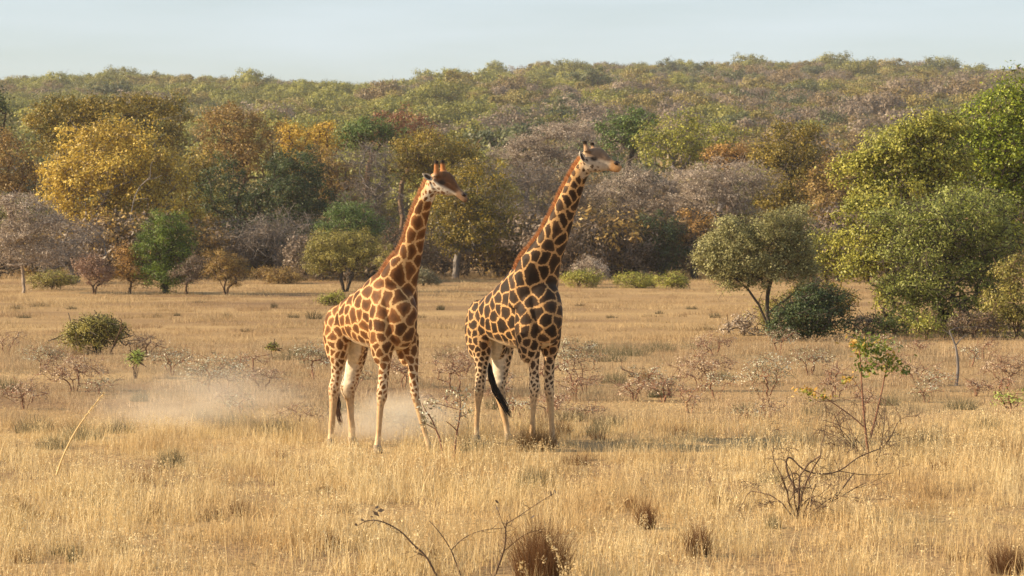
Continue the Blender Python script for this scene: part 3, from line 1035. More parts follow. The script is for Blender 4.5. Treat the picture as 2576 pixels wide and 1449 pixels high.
RG = dict(
    name='dark_giraffe', label='taller giraffe with blackish brown patches, knobbed short horns and level head', u0=1300, Y0=39.9, crop=(1132.0, 717.0),
    rings=[(-1.1, 792, 848, .13), (-1.0, 770, 866, .21), (-.85, 753, 874, .27), (-.7, 742, 852, .32), (-.4, 721, 862, .38), (-.15, 697, 872, .40), (.1, 668, 878, .40),
           (.35, 652, 880, .38), (.6, 660, 878, .345), (.8, 695, 868, .29), (.95, 735, 850, .22), (1.04, 768, 825, .12)],
    masses=[(-.82, .19, 1.9, .30, .18, .53), (-.80, -.17, 1.9, .30, .16, .52), (.60, .27, 2.05, .24, .165, .64), (.58, -.24, 2.05, .26, .15, .66), (.84, .0, 2.15, .2, .26, .45)],
    neck=with_Y([(1278, 770, 1410, 790), (1284, 720, 1404, 730), (1297, 676, 1405, 700), (1312, 646, 1411, 668), (1336, 617, 1419, 638), (1357, 590, 1427, 610), (1373, 560, 1436, 580),
                 (1393, 524, 1447, 541), (1407, 492, 1456, 512), (1424, 460, 1466, 480), (1440, 430, 1475, 452), (1456, 406, 1484, 436), (1466, 392, 1490, 428)], 39.5, 38.75),
    head=with_Y([(1459, 394, 1470, 428, .075), (1467, 382, 1476, 432, .095), (1480, 373, 1484, 434, .112), (1497, 371, 1498, 434, .116), (1512, 372, 1512, 432, .10), (1524, 382, 1523, 430, .082),
                 (1535, 396, 1532, 430, .068), (1546, 404, 1541, 432, .062), (1557, 410, 1551, 434, .058), (1565, 418, 1560, 431, .036)], 38.8, 38.62),
    horns=[[(1478, 382, 38.66, .066), (1474.5, 369, 38.65, .042), (1472, 361, 38.65, .036), (1470.5, 354, 38.65, .048)],
           [(1496, 381, 38.86, .062), (1492.5, 370, 38.86, .042), (1490, 364, 38.86, .036), (1488.5, 358, 38.86, .046)]],
    legs=[
        dict(Y=(40.38, 40.38), deep_top=.8, rows=[(230, 190, 320), (300, 176, 335), (380, 169, 345), (460, 175, 352), (540, 190, 350), (620, 200, 330), (700, 208, 312), (780, 210, 300), (840, 205, 292), (880, 198, 285),
                                   (930, 202, 272), (1000, 205, 256), (1080, 203, 248), (1150, 200, 244), (1230, 196, 244), (1307, 190, 245)]),
        dict(Y=(40.7, 40.67), deep_top=.7, rows=[(430, 365, 540), (540, 352, 528), (600, 344, 515), (660, 350, 500), (720, 355, 486), (780, 347, 472), (830, 340, 462), (870, 346, 460), (930, 372, 465), (1000, 398, 470),
                                   (1080, 420, 478), (1150, 440, 492), (1220, 450, 502), (1296, 455, 510)]),
        dict(Y=(39.25, 39.25), rows=[(380, 602, 772), (430, 605, 770), (500, 622, 760), (560, 635, 748), (640, 648, 740), (720, 656, 736), (790, 656, 742), (850, 654, 747), (900, 658, 738), (950, 663, 722),
                                     (1020, 666, 714), (1100, 664, 706), (1180, 660, 704), (1260, 655, 708), (1358, 644, 715)]),
        dict(Y=(39.57, 39.55), rows=[(400, 762, 898), (470, 765, 895), (540, 772, 882), (620, 776, 872), (700, 780, 866), (780, 780, 862), (860, 778, 862), (900, 783, 862), (950, 795, 860), (1020, 806, 862),
                                     (1100, 816, 864), (1180, 820, 868), (1260, 820, 875), (1346, 812, 885)]),
    ],
    tail=[(1203, 780, 40.65), (1188, 800, 40.75), (1194, 845, 40.7), (1214, 890, 40.55), (1229, 915, 40.5), (1232, 940, 40.47)],
    tuft=[(1230, 915, 40.5), (1234, 945, 40.45), (1248, 985, 40.4), (1266, 1015, 40.38), (1284, 1050, 40.36)], tuft_n=170, tuft_r=.024, tuft_mat=MAT_TAIL,
    poll=(1465, 396, 38.74), muzzle=(1566, 420, 38.62), eye=(1494, 399, 38.67), eye_far=(1496, 398, 38.9), nostril=(1550, 411, 38.585), nostril_far=(1553, 409, 38.67),
    ears=[dict(base=(1474, 408, 38.66), tip=(1459, 381, 38.58), w=.045, face=(.6, -.8, .1)), dict(base=(1478, 396, 38.9), tip=(1474, 388, 39.1), w=.045, face=(.5, .6, 0))],
    brow=(.0, .06), browcol=(.19, .125, .08), face=(.44, .36, .27), muzcol=(.38, .21, .09), horncol=(.34, .21, .12),
    cream=(.47, .275, .115), patch=.95, line=.95, patch_centre=(.026, .016, .010), patch_rim=(.07, .036, .017), manecol=((.42, .17, .06), (.86, .48, .22)))

build_giraffe(LG, 11)
build_giraffe(RG, 23)

# ---------------------------------------------------------------- hillside forest
def simple_tree(seed, h, w, nclump, leaves_per, leaf, bark, leafm, shape='round'):
    """small tree as one mesh (limbs + leaves) for the far hillside"""
    r = np.random.default_rng(seed)
    lobes = [(0, 0, h * .62, w * .5, w * .5, h * .36)]
    for k in range(3):
        a = r.uniform(0, 6.28)
        lobes.append((np.cos(a) * w * .3, np.sin(a) * w * .3, h * r.uniform(.45, .78), w * r.uniform(.24, .34), w * r.uniform(.24, .34), h * r.uniform(.14, .24)))
    (bv, bf), (lv, lf, ti) = grow(seed, lobes, nclump, h * .28, .13, w * .15, leaves_per, leaf, stems=2, spread=.35, sides=3, min_r=.02, bulk=.75)
    v, f = join_arrays([(bv, bf), (lv, lf)])
    me = mesh_np('hillside_tree', v, f, fdomain={'tint': np.concatenate([np.zeros(len(bf)), ti])})
    me.materials.append(BARK[bark]); me.materials.append(LEAF[leafm])
    me.polygons.foreach_set('material_index', np.concatenate([np.zeros(len(bf), np.int32), np.ones(len(lf), np.int32)]))
    return me


HILL_LEAF = {k: leaf_mat('hill_' + k, *[tuple(c * 1.55 for c in q) for q in v]) for k, v in {
    'olive': ((.075, .075, .014), (.135, .128, .024), (.20, .185, .038)),
    'lightgreen': ((.12, .12, .022), (.195, .188, .035), (.28, .262, .055)),
    'darkgreen': ((.05, .058, .022), (.08, .088, .032), (.115, .12, .045)),
    'mauve': ((.115, .088, .062), (.165, .125, .088), (.215, .165, .115)),
    'brown': ((.11, .08, .04), (.165, .118, .055), (.22, .155, .07)),
    'goldbrown': ((.13, .105, .03), (.19, .15, .04), (.26, .20, .058)),
}.items()}
LEAF.update({'h_' + k: m for k, m in HILL_LEAF.items()})
HILL_KINDS = [('h_olive', 'olive green bushy tree', 6.2, 6.4), ('h_olive', 'olive green bushy tree', 5.4, 6.0), ('h_lightgreen', 'light yellow-green tree', 6.4, 5.2), ('h_lightgreen', 'light yellow-green tree', 5.6, 5.8),
              ('h_darkgreen', 'dark green rounded tree', 6.2, 6.2), ('h_mauve', 'bare mauve-brown tree', 5.6, 6.6), ('h_mauve', 'bare mauve-brown tree', 5.2, 5.8),
              ('h_brown', 'dry brown-leaved tree', 5.6, 5.6), ('h_goldbrown', 'golden brown tree', 6.0, 5.8)]
hill_meshes = [simple_tree(300 + i, h, w, 34, 95, .33, 'brown', lm) for i, (lm, _, h, w) in enumerate(HILL_KINDS)]

r = np.random.default_rng(91)
pts = []
N = 26000
yy = np.sqrt(r.uniform(245 ** 2, 985 ** 2, N))
xx = r.uniform(-1, 1, N) * (yy * .30 + 30)
# thin to a minimum spacing with a grid
cell = {}
keep = []
for i in range(N):
    k = (int(xx[i] // 5.2), int(yy[i] // 5.2))
    ok = True
    for a in (-1, 0, 1):
        for b in (-1, 0, 1):
            j = cell.get((k[0] + a, k[1] + b))
            if j is not None and (xx[i] - xx[j]) ** 2 + (yy[i] - yy[j]) ** 2 < 5.0 ** 2: ok = False
    if ok:
        cell[k] = i; keep.append(i)
xx, yy = xx[keep], yy[keep]
zz = ground_z(xx, yy) - .1
uu = UC + xx / yy * F
vv = VH - (zz - CH) / yy * F
nz_ = np.sin(xx * .045 + 1.3) * np.sin(yy * .021 + xx * .01) + .6 * np.sin(xx * .11 + yy * .05)
rr_ = r.random(len(xx))
kind = np.empty(len(xx), int)
for i in range(len(xx)):
    q = rr_[i] * .93 + .2 * nz_[i] - (.1 if uu[i] < 1250 else 0)
    low = (vv[i] > 285 and uu[i] > 1250) or (vv[i] > 235 and uu[i] > 1800)
    if low: q += .3
    if uu[i] > 1500 and vv[i] < 260: q += .08
    kind[i] = 2 + (i % 2) if q < .22 else 0 + (i % 2) if q < .54 else 4 if q < .66 else 8 if q < .76 else 7 if q < .86 else 5 + (i % 2)
scl = r.uniform(.8, 1.45, len(xx)) * np.where(r.random(len(xx)) < .05, 1.35, 1)
rot = r.uniform(0, 6.28, len(xx))
# the 280 that show largest above the valley trees are individuals
TL_U = [0, 60, 250, 450, 560, 700, 780, 900, 1030, 1120, 1220, 1300, 1500, 1600, 1700, 1850, 1980, 2080, 2150, 2300, 2450, 2576]
TL_V = [215, 260, 235, 240, 270, 305, 310, 300, 285, 330, 400, 340, 300, 280, 285, 320, 300, 380, 400, 290, 290, 180]
vis = (vv - 5.2 * scl / yy * F < np.interp(uu, TL_U, TL_V) - 8) & (uu > -60) & (uu < 2636) & (yy < RIDGE)
cand = np.where(vis)[0]
cand = cand[np.argsort(yy[cand] / scl[cand])][:280]
single = np.zeros(len(xx), bool); single[cand] = True
first = {}
for i in cand:
    k = kind[i]
    o = bpy.data.objects.new('hillside_tree', hill_meshes[k])
    o.location = (xx[i], yy[i], zz[i]); o.rotation_euler[2] = rot[i]; o.scale = (scl[i],) * 3
    col.objects.link(o)
    tag(o, HILL_KINDS[k][1] + ' low on the wooded hillside', 'tree', 'trees low on the hillside')
    first.setdefault(k, o)
for k in range(len(HILL_KINDS)):
    if k not in first:
        i = np.where((kind == k) & ~single)[0][0]
        single[i] = True
        o = bpy.data.objects.new('hillside_tree', hill_meshes[k]); o.location = (xx[i], yy[i], zz[i]); o.scale = (scl[i],) * 3
        col.objects.link(o); first[k] = o
        tag(o, HILL_KINDS[k][1] + ' low on the wooded hillside', 'tree', 'trees low on the hillside')
rest = ~single
scatter('hillside_forest', np.stack([xx, yy, zz], 1)[rest], rot[rest], scl[rest], kind[rest], [first[k] for k in range(len(HILL_KINDS))],
        'dense mixed forest covering the far hill up to the skyline', 'forest')


# ---------------------------------------------------------------- valley trees
def px_lobes(u0, Y, lobes, deep=.85):
    """lobes in photo pixels (u, v, half width, half height[, depth offset m]) -> metres around the tree's base"""
    out = []
    x0 = gx(u0, Y)
    for L in lobes:
        u, v, hw, hh = L[:4]
        dy = L[4] if len(L) > 4 else 0
        p = P(u, v, Y + dy)
        out.append((p[0] - x0, dy, p[2], hw / F * Y, max(hw / F * Y * deep, .4), hh / F * Y))
    return out


SEED = [1000]


def tree(name, u0, Y, lobes, leafm, bark, label, ttop_v, tr=.22, leaf=.22, dens=1.0, clump=.62, stems=1, spread=.25, group='trees at the foot of the hill', cat='tree',
         aspect=.6, flat=.7, per=None, lower=.4, deep=.85, wander=.12, shell=.3, lean_u=0, min_r=.012, leaf_up=.4, pathw=.35, kink=.08, trunk='trunk', crown='crown', stem_px=None):
    SEED[0] += 1
    leaf = leaf * (.72 if Y > 115 else .85)
    bare = name == 'bare_tree'
    L = px_lobes(u0, Y, lobes, deep)
    area = sum(l[3] * l[5] + l[3] * l[4] for l in L)
    n = int(max(10, dens * 5.2 * area / clump ** 2 / 2))
    top = max(.25, P(u0, ttop_v, Y)[2])
    per = per or int((20 if bare else 34) * (clump / leaf / 2.8) ** 2)
    sp = None
    if stem_px is not None:
        o3 = np.array([gx(u0, Y), Y, 0])
        sp = [np.array([P(*q) for q in path]) - o3 for path in stem_px]
    geo = grow(SEED[0], L, n, top, tr, clump, per, leaf, stems=stems, spread=spread, lean=(lean_u / F * Y, 0), aspect=aspect, flat=flat, lower=lower, wander=wander, shell=shell, min_r=min_r, leaf_up=leaf_up, pathw=pathw, trunk_kink=kink, stem_pts=sp, sides=(3 if bare else 4) if Y > 115 else 5, twigs=7 if bare else 2)
    return tree_object(name, (gx(u0, Y), Y, 0), geo, bark, leafm, label, cat, group, trunk=trunk, crown=crown)


T = tree
# back rank
T('leafy_tree', 175, 196, [(170, 305, 112, 66), (300, 288, 120, 56), (400, 300, 85, 62), (230, 370, 150, 60), (380, 370, 95, 55)], 'olive_gold', 'dark', 'broad dark olive and gold tree, widest crown of the valley trees', 440, tr=.38, leaf=.26, clump=.75, dens=1.15)
T('leafy_tree', -25, 186, [(-28, 290, 58, 78), (-20, 350, 40, 50)], 'dark_green', 'dark', 'dark green tree cut by the frame beside the broad olive tree', 440, leaf=.25, clump=.7)
T('leafy_tree', 28, 178, [(20, 400, 80, 68), (80, 450, 60, 60), (10, 470, 50, 60)], 'brown_gold', 'brown', 'copper brown tree under the dark green crown', 500, leaf=.24)
T('leafy_tree', 600, 184, [(575, 325, 85, 60), (650, 350, 70, 62), (600, 400, 105, 55)], 'brown_gold', 'brown', 'orange brown tree with mauve bare twigs beside the broad olive tree', 470, leaf=.22, dens=.9)
T('leafy_tree', 748, 188, [(742, 355, 56, 48), (770, 400, 60, 45)], 'gold', 'brown', 'ragged orange gold tree behind the blue-green tree', 460, leaf=.22)
T('leafy_tree', 832, 196, [(828, 345, 45, 42), (800, 365, 40, 35)], 'gold', 'brown', 'small brightest yellow tree beside the flat green crown', 450, leaf=.2)
T('leafy_tree', 925, 192, [(925, 328, 78, 32), (890, 350, 50, 35), (960, 350, 45, 30)], 'green', 'brown', 'flat-topped green tree below the russet crown', 440, leaf=.2, flat=.5)
T('leafy_tree', 1010, 205, [(965, 320, 45, 38), (1030, 325, 62, 45), (1070, 350, 40, 38)], 'russet', 'brown', 'russet red-brown tree behind the flat green tree', 440, leaf=.22)
T('leafy_tree', 1580, 192, [(1600, 318, 62, 44), (1555, 345, 58, 50), (1620, 360, 50, 50)], 'green', 'dark', 'fresh green rounded tree behind the taller giraffe head', 450, leaf=.24, clump=.7)
T('leafy_tree', 1690, 186, [(1720, 325, 52, 42), (1680, 365, 75, 55), (1730, 380, 55, 50)], 'yellow_green', 'grey', 'yellow-green tree with pale grey limbs beside the green tree', 460, leaf=.24)
T('leafy_tree', 1805, 192, [(1805, 345, 62, 40), (1790, 385, 60, 40)], 'yellow_green', 'grey', 'smaller yellow-green tree between the grey-limbed and the big olive trees', 470, leaf=.22)
T('leafy_tree', 1830, 182, [(1820, 395, 55, 28), (1860, 390, 40, 28)], 'rust', 'brown', 'orange leaved tree peeping over the flat grey crowns', 470, leaf=.2)
# middle rank
T('leafy_tree', 270, 160, [(300, 425, 150, 105), (230, 470, 120, 90), (380, 480, 105, 90), (160, 480, 60, 70), (290, 350, 80, 40), (280, 560, 110, 50)], 'yellow', 'grey', 'large bright yellow tree with a pale bare limb', 640, tr=.26, leaf=.25, clump=.72, dens=1.35)
T('leafy_tree', 470, 170, [(480, 470, 75, 90), (450, 560, 95, 60)], 'olive_gold', 'dark', 'shaded olive tree filling the gap right behind the yellow tree', 620, leaf=.23)
T('leafy_tree', 590, 168, [(560, 500, 90, 100), (640, 560, 90, 80)], 'dark_green', 'dark', 'dark shaded tree with forked black trunks', 650, tr=.24, leaf=.2, dens=.8)
T('leafy_tree', 735, 166, [(740, 430, 80, 62), (720, 500, 95, 80), (780, 520, 70, 80), (730, 580, 90, 50)], 'dark_green', 'dark', 'blue-green dense tree in front of the gold trees', 640, leaf=.18, clump=.6, dens=1.2)
T('leafy_tree', 820, 176, [(800, 440, 85, 70), (860, 470, 60, 70)], 'brown_gold', 'brown', 'brown gold tree between the blue-green tree and the mauve thicket', 600, leaf=.22)
T('bare_tree', 930, 174, [(925, 420, 75, 65), (950, 500, 80, 70), (900, 540, 80, 60)], 'mauve', 'grey', 'mauve twiggy tree under the flat green crown', 600, leaf=.15, aspect=.3, dens=1.0)
T('leafy_tree', 1090, 176, [(1090, 390, 105, 58), (1140, 420, 80, 60), (1040, 430, 60, 60)], 'olive_gold', 'brown', 'mustard yellow domed tree behind the shorter giraffe head', 560, leaf=.2, clump=.6, dens=1.1)
T('leafy_tree', 1145, 158, [(1200, 470, 100, 70), (1130, 540, 95, 85), (1230, 560, 85, 90), (1180, 600, 100, 55)], 'olive_gold', 'grey', 'large olive tree with double grey trunk between the giraffes', 650, tr=.24, leaf=.21, clump=.64, stems=2, spread=.12, dens=1.15)
T('leafy_tree', 880, 150, [(880, 555, 74, 52), (850, 590, 60, 40), (920, 590, 50, 40)], 'green', 'dark', 'small round green tree behind the light olive bush', 640, leaf=.13, clump=.45, dens=1.3)
T('bare_tree', 1330, 176, [(1340, 370, 70, 38), (1420, 345, 85, 38), (1290, 400, 70, 35), (1400, 400, 90, 40)], 'pale_mauve', 'twig', 'pale grey-pink flat twiggy tree behind the taller giraffe neck', 520, leaf=.16, aspect=.4, flat=.45, dens=1.15, wander=.2)
T('bare_tree', 1350, 166, [(1300, 470, 90, 60), (1400, 490, 90, 70), (1350, 560, 110, 60)], 'mauve', 'grey', 'greyish mauve twiggy tree between the olive tree and the taller giraffe', 620, leaf=.15, aspect=.35, dens=1.1)
T('bare_tree', 1615, 164, [(1600, 455, 70, 35), (1660, 475, 80, 40), (1560, 490, 70, 45), (1640, 520, 90, 40)], 'pale_mauve', 'twig', 'silvery flat-crowned tree in front of the fresh green tree', 600, leaf=.15, aspect=.4, flat=.45, dens=1.2, wander=.2)
T('bare_tree', 1800, 160, [(1830, 420, 70, 24), (1770, 450, 80, 28), (1870, 460, 80, 32), (1810, 500, 110, 38)], 'pale_mauve', 'twig', 'layered silvery umbrella tree beside the big olive tree', 620, leaf=.15, aspect=.4, flat=.4, dens=1.25, wander=.2)
T('leafy_tree', 1995, 172, [(1990, 350, 75, 48), (1985, 410, 108, 60), (2010, 470, 95, 60), (1960, 510, 80, 50)], 'olive_gold', 'dark', 'big rounded olive tree with orange lower leaves', 600, tr=.28, leaf=.22, clump=.66, dens=1.15)
T('leafy_tree', 2110, 168, [(2110, 430, 70, 60), (2090, 510, 90, 70), (2150, 500, 60, 70)], 'brown_gold', 'brown', 'reddish brown tree between the big olive tree and the tall leafy tree', 620, leaf=.22)
T('bare_tree', 1540, 157, [(1530, 570, 95, 70), (1600, 600, 90, 60), (1480, 610, 70, 60)], 'mauve_dark', 'dark', 'dark brown-mauve thicket tree right behind the taller giraffe shoulder', 660, leaf=.16, aspect=.4, dens=1.1, stems=3)
T('leafy_tree', 1660, 156, [(1655, 600, 60, 60), (1690, 640, 50, 45)], 'dark_green', 'dark', 'nearly black evergreen under the silvery crowns', 670, leaf=.16, dens=1.2)
T('leafy_tree', 1745, 157, [(1740, 570, 60, 50), (1770, 620, 55, 55)], 'rust', 'dark', 'rust orange leaved tree below the layered umbrella tree', 660, leaf=.19, dens=.7)
T('bare_tree', 1420, 158, [(1410, 600, 70, 60), (1380, 650, 70, 35)], 'mauve_dark', 'dark', 'dusky mauve thicket against the taller giraffe neck', 670, leaf=.15, aspect=.4, stems=3)
T('bare_tree', 700, 156, [(690, 590, 100, 60), (630, 630, 90, 45), (760, 640, 80, 45)], 'mauve', 'grey', 'mauve twiggy thicket below the blue-green tree', 660, leaf=.14, aspect=.3, stems=3, dens=.9)
T('bare_tree', 1010, 154, [(990, 620, 60, 55), (1040, 650, 60, 40)], 'mauve_dark', 'brown', 'brown twiggy tree right behind the shorter giraffe neck', 660, leaf=.15, aspect=.35, stems=3)
T('bare_tree', 58, 126, [(60, 525, 75, 38), (110, 570, 75, 38), (30, 600, 80, 45), (100, 640, 85, 38)], 'pale_mauve', 'twig', 'pinkish grey tiered tree on a thin trunk at the clearing edge', 660, tr=.1, leaf=.13, aspect=.4, flat=.45, clump=.5, dens=1.2, wander=.2)
T('bare_tree', 190, 146, [(190, 610, 80, 45), (150, 660, 80, 40)], 'mauve', 'grey', 'low mauve tree between the tiered tree and the yellow tree', 670, leaf=.14, aspect=.35, stems=2)
# bushes at the edge of the clearing
T('bush', 415, 124.5, [(425, 585, 58, 48), (385, 630, 52, 62), (445, 645, 56, 66), (415, 690, 68, 40)], 'bright_green', 'dark', 'upright vivid green bush, the greenest at the clearing edge', 715, tr=.09, leaf=.10, clump=.36, stems=4, spread=.3, dens=1.5, group='bushes at the clearing edge', cat='bush', leaf_up=.2)
T('bush', 237, 124, [(225, 675, 42, 30), (250, 690, 38, 28)], 'pink', 'brown', 'dusty pink bush on a short forked stem', 722, tr=.06, leaf=.09, clump=.3, stems=3, dens=1.1, group='bushes at the clearing edge', cat='bush')
T('bush', 325, 124.5, [(320, 650, 35, 38), (335, 690, 42, 30)], 'rust', 'brown', 'rust orange bush leaning on the vivid green bush', 722, tr=.06, leaf=.10, clump=.3, stems=3, dens=1.0, group='bushes at the clearing edge', cat='bush')
T('bush', 470, 123, [(470, 690, 38, 32), (490, 670, 30, 28)], 'mauve', 'brown', 'small dull brown bush touching the vivid green bush', 724, tr=.06, leaf=.09, clump=.3, stems=3, dens=.9, group='bushes at the clearing edge', cat='bush')
T('bush', 568, 122, [(560, 670, 50, 38), (590, 680, 42, 40)], 'brown_gold', 'brown', 'brown fan-shaped bush standing apart from the green bush', 724, tr=.06, leaf=.08, clump=.3, stems=5, spread=.45, dens=1.0, group='bushes at the clearing edge', cat='bush')
T('bush', 868, 128, [(840, 625, 62, 42), (900, 615, 55, 38), (800, 655, 42, 30), (870, 650, 60, 30), (930, 640, 30, 25)], 'olive_light', 'dark', 'light olive spreading bush with several dark stems', 705, tr=.09, leaf=.10, clump=.38, stems=5, spread=.5, dens=1.3, group='bushes at the clearing edge', cat='bush')
T('bush', 975, 122, [(975, 650, 40, 40), (990, 690, 45, 30)], 'olive_light', 'brown', 'thin pale bush touching the shorter giraffe back', 720, tr=.05, leaf=.08, clump=.32, stems=4, dens=.7, group='bushes at the clearing edge', cat='bush')
T('bush', 838, 107, [(845, 752, 34, 18), (820, 760, 22, 14)], 'yellow_green', 'brown', 'low yellow bush beside the shorter giraffe rump', 765, tr=.03, leaf=.07, clump=.22, stems=4, dens=1.2, group='bushes at the clearing edge', cat='bush')
for u, Yq, w, h, lm, lb in [(1455, 137, 52, 22, 'yellow_green', 'low yellow grassy shrub behind the taller giraffe chest'), (1600, 136, 55, 18, 'yellow_green', 'flat yellow grassy shrub at the far side of the clearing'),
                            (1690, 134, 45, 20, 'yellow_green', 'bright yellow rounded shrub at the far side of the clearing'), (1485, 143, 45, 36, 'pale_mauve', 'spiky grey shrub above the yellow shrubs'),
                            (1065, 141, 40, 22, 'grey_green', 'grey-green shrub between the giraffes at the clearing edge'), (1340, 142, 45, 20, 'brown_gold', 'dry straw coloured shrub at the foot of the olive tree'),
                            (130, 132, 60, 24, 'olive_light', 'low olive shrub beside the tiered tree trunk'), (700, 146, 60, 20, 'brown_gold', 'low tan shrub under the blue-green tree')]:
    vb = VH + CH * F / Yq
    T('bush', u, Yq, [(u, vb - h, w, h), (u + w * .4, vb - h * .8, w * .6, h * .7)], lm, 'brown', lb, vb - 8, tr=.04, leaf=.10, clump=.32, stems=5, dens=1.1, group='low shrubs in the clearing', cat='shrub')
# thicket filling the foot of the wood
r = np.random.default_rng(5)
TH = [('mauve_dark', 'mauve-brown thicket shrub at the foot of the wood'), ('brown_gold', 'dry brown thicket shrub at the foot of the wood'), ('mauve', 'greyish thicket shrub at the foot of the wood'), ('dark_green', 'dark green thicket shrub at the foot of the wood')]
protos = []
for k in range(4):
    geo = grow(700 + k, [(0, 0, 1.5, 2.0, 1.5, 1.1), (.9, 0, 1.0, 1.4, 1.2, .8), (-.9, .2, 1.1, 1.4, 1.2, .9)], 60, .4, .08, .5, 38, .17, stems=5, spread=.5, aspect=.45)
    protos.append(geo)
made = {}
us = list(np.linspace(-40, 1790, 46)) + list(np.linspace(1840, 2640, 12))
for i, u in enumerate(us):
    k = int(r.choice(4, p=[.36, .26, .22, .16]))
    Yq = r.uniform(150, 172)
    loc = (gx(u + r.uniform(-20, 20), Yq), Yq, 0)
    s = r.uniform(1.0, 1.9)
    if k not in made:
        made[k] = tree_object('thicket_shrub', loc, protos[k], 'dark', TH[k][0], TH[k][1], 'shrub', 'thicket at the foot of the wood', crown='foliage', trunk='stems')
        made[k].scale = (s, s, s)
    else:
        copy_tree(made[k], loc, r.uniform(0, 6.28), s)

# ---------------------------------------------------------------- big trees beside the clearing
G2 = 'green trees and bushes standing together by the clearing'
T('leafy_tree', 2530, 92, [(2560, 250, 60, 60), (2520, 330, 120, 80), (2580, 420, 140, 110), (2460, 440, 110, 90), (2570, 540, 130, 90)], 'leafy', 'dark', 'tallest tree, deep green with yellow-green leaf tips', 700, tr=.2, leaf=.14, clump=.46, dens=1.7, group=G2, deep=.8)
T('leafy_tree', 2290, 89, [(2320, 340, 85, 50), (2250, 400, 105, 62), (2160, 430, 70, 55), (2350, 430, 90, 80), (2240, 490, 110, 60), (2380, 330, 60, 55)], 'yellow_green', 'dark', 'spreading yellow-green tree beside the tallest tree', 720, tr=.15, leaf=.13, clump=.44, dens=1.7, group=G2, deep=.8)
T('leafy_tree', 2400, 80, [(2400, 560, 170, 70), (2330, 640, 120, 90), (2480, 640, 110, 90), (2300, 740, 90, 70), (2420, 740, 130, 80), (2330, 810, 85, 40)], 'willow', 'dark', 'drooping soft green tree in front of the tallest tree', 800, tr=.12, leaf=.125, aspect=.36, clump=.40, dens=2.0, group=G2, leaf_up=-.2, lower=.7, deep=.75)
T('leafy_tree', 2210, 84, [(2200, 540, 80, 50), (2180, 610, 85, 55), (2240, 650, 70, 70), (2250, 740, 60, 55), (2160, 680, 50, 40)], 'yellow_green', 'dark', 'yellow-green side tree reaching over the gap to the thorn tree', 780, tr=.08, leaf=.115, clump=.38, dens=1.5, stems=3, spread=.35, group=G2)
T('bush', 2085, 86, [(2090, 610, 48, 38), (2110, 650, 45, 40), (2070, 660, 40, 30)], 'yellow_green', 'dark', 'yellow-green leafy bush touching the pale thorn tree', 690, tr=.06, leaf=.10, clump=.34, stems=3, dens=1.3, group=G2, cat='bush')
T('bush', 2560, 77, [(2560, 690, 55, 45), (2540, 760, 60, 55), (2580, 800, 60, 50), (2500, 810, 60, 45)], 'olive_light', 'brown', 'dry yellowish bush at the foot of the tallest tree', 790, tr=.06, leaf=.09, clump=.32, stems=4, dens=1.2, group=G2, cat='bush')
T('thorn_tree', 1945, 77.5, [(1850, 625, 95, 55), (1940, 600, 90, 58), (1990, 568, 58, 46), (1850, 570, 45, 30), (2010, 640, 60, 55), (1810, 665, 66, 38), (1920, 680, 90, 35), (1790, 640, 40, 30), (1850, 700, 60, 26), (2015, 690, 50, 32)], 'acacia', 'dark', 'pale sage green thorn tree on a leaning forked trunk', 822, tr=.07, leaf=.075, clump=.27, dens=1.6, pathw=.2, wander=.2, group=G2, cat='tree', min_r=.006,
  stem_px=[[(1945, 862, 77.5), (1930, 815, 77.5), (1908, 765, 77.4), (1880, 725, 77.3), (1845, 698, 77.2), (1815, 685, 77.1)], [(1940, 855, 77.5), (1932, 800, 77.6), (1928, 760, 77.7), (1936, 715, 77.7), (1948, 680, 77.7)], [(1931, 790, 77.6), (1960, 765, 77.7), (1992, 745, 77.8), (2015, 715, 78.0), (2030, 690, 78)]])
T('bush', 2035, 75, [(2030, 790, 90, 52), (2070, 755, 65, 48), (1995, 832, 70, 34), (2095, 825, 52, 40)], 'dark_green', 'dark', 'dark glossy green bush under the pale thorn tree', 850, tr=.05, leaf=.085, clump=.28, stems=5, dens=1.5, group=G2, cat='bush')
T('bush', 2060, 81, [(2060, 745, 70, 35), (2100, 760, 50, 40)], 'olive_gold', 'brown', 'brownish bush behind the dark glossy bush', 800, tr=.05, leaf=.085, clump=.3, stems=5, dens=1.0, group=G2, cat='bush')
for u, Yq, h, w, lm, lb in [(2180, 79, 28, 40, 'mauve', 'twiggy brown shrub in the shade of the drooping tree'), (2250, 78, 30, 50, 'willow', 'soft green shrub at the foot of the drooping tree'), (2330, 76, 32, 45, 'yellow_green', 'light green shrub sprouting below the drooping tree'),
                            (2450, 76, 34, 60, 'mauve_dark', 'dark tangled shrub behind the dead stump'), (1870, 79, 26, 44, 'pale_mauve', 'pale grey low twigs beside the thorn tree trunk'), (1965, 79.5, 48, 60, 'olive_light', 'twiggy olive undergrowth around the thorn tree trunk')]:
    vb = VH + CH * F / Yq
    T('bush', u, Yq, [(u, vb - h, w, h)], lm, 'brown', lb, vb - 8, tr=.03, leaf=.08, clump=.27, stems=5, dens=1.1, group=G2, cat='shrub')

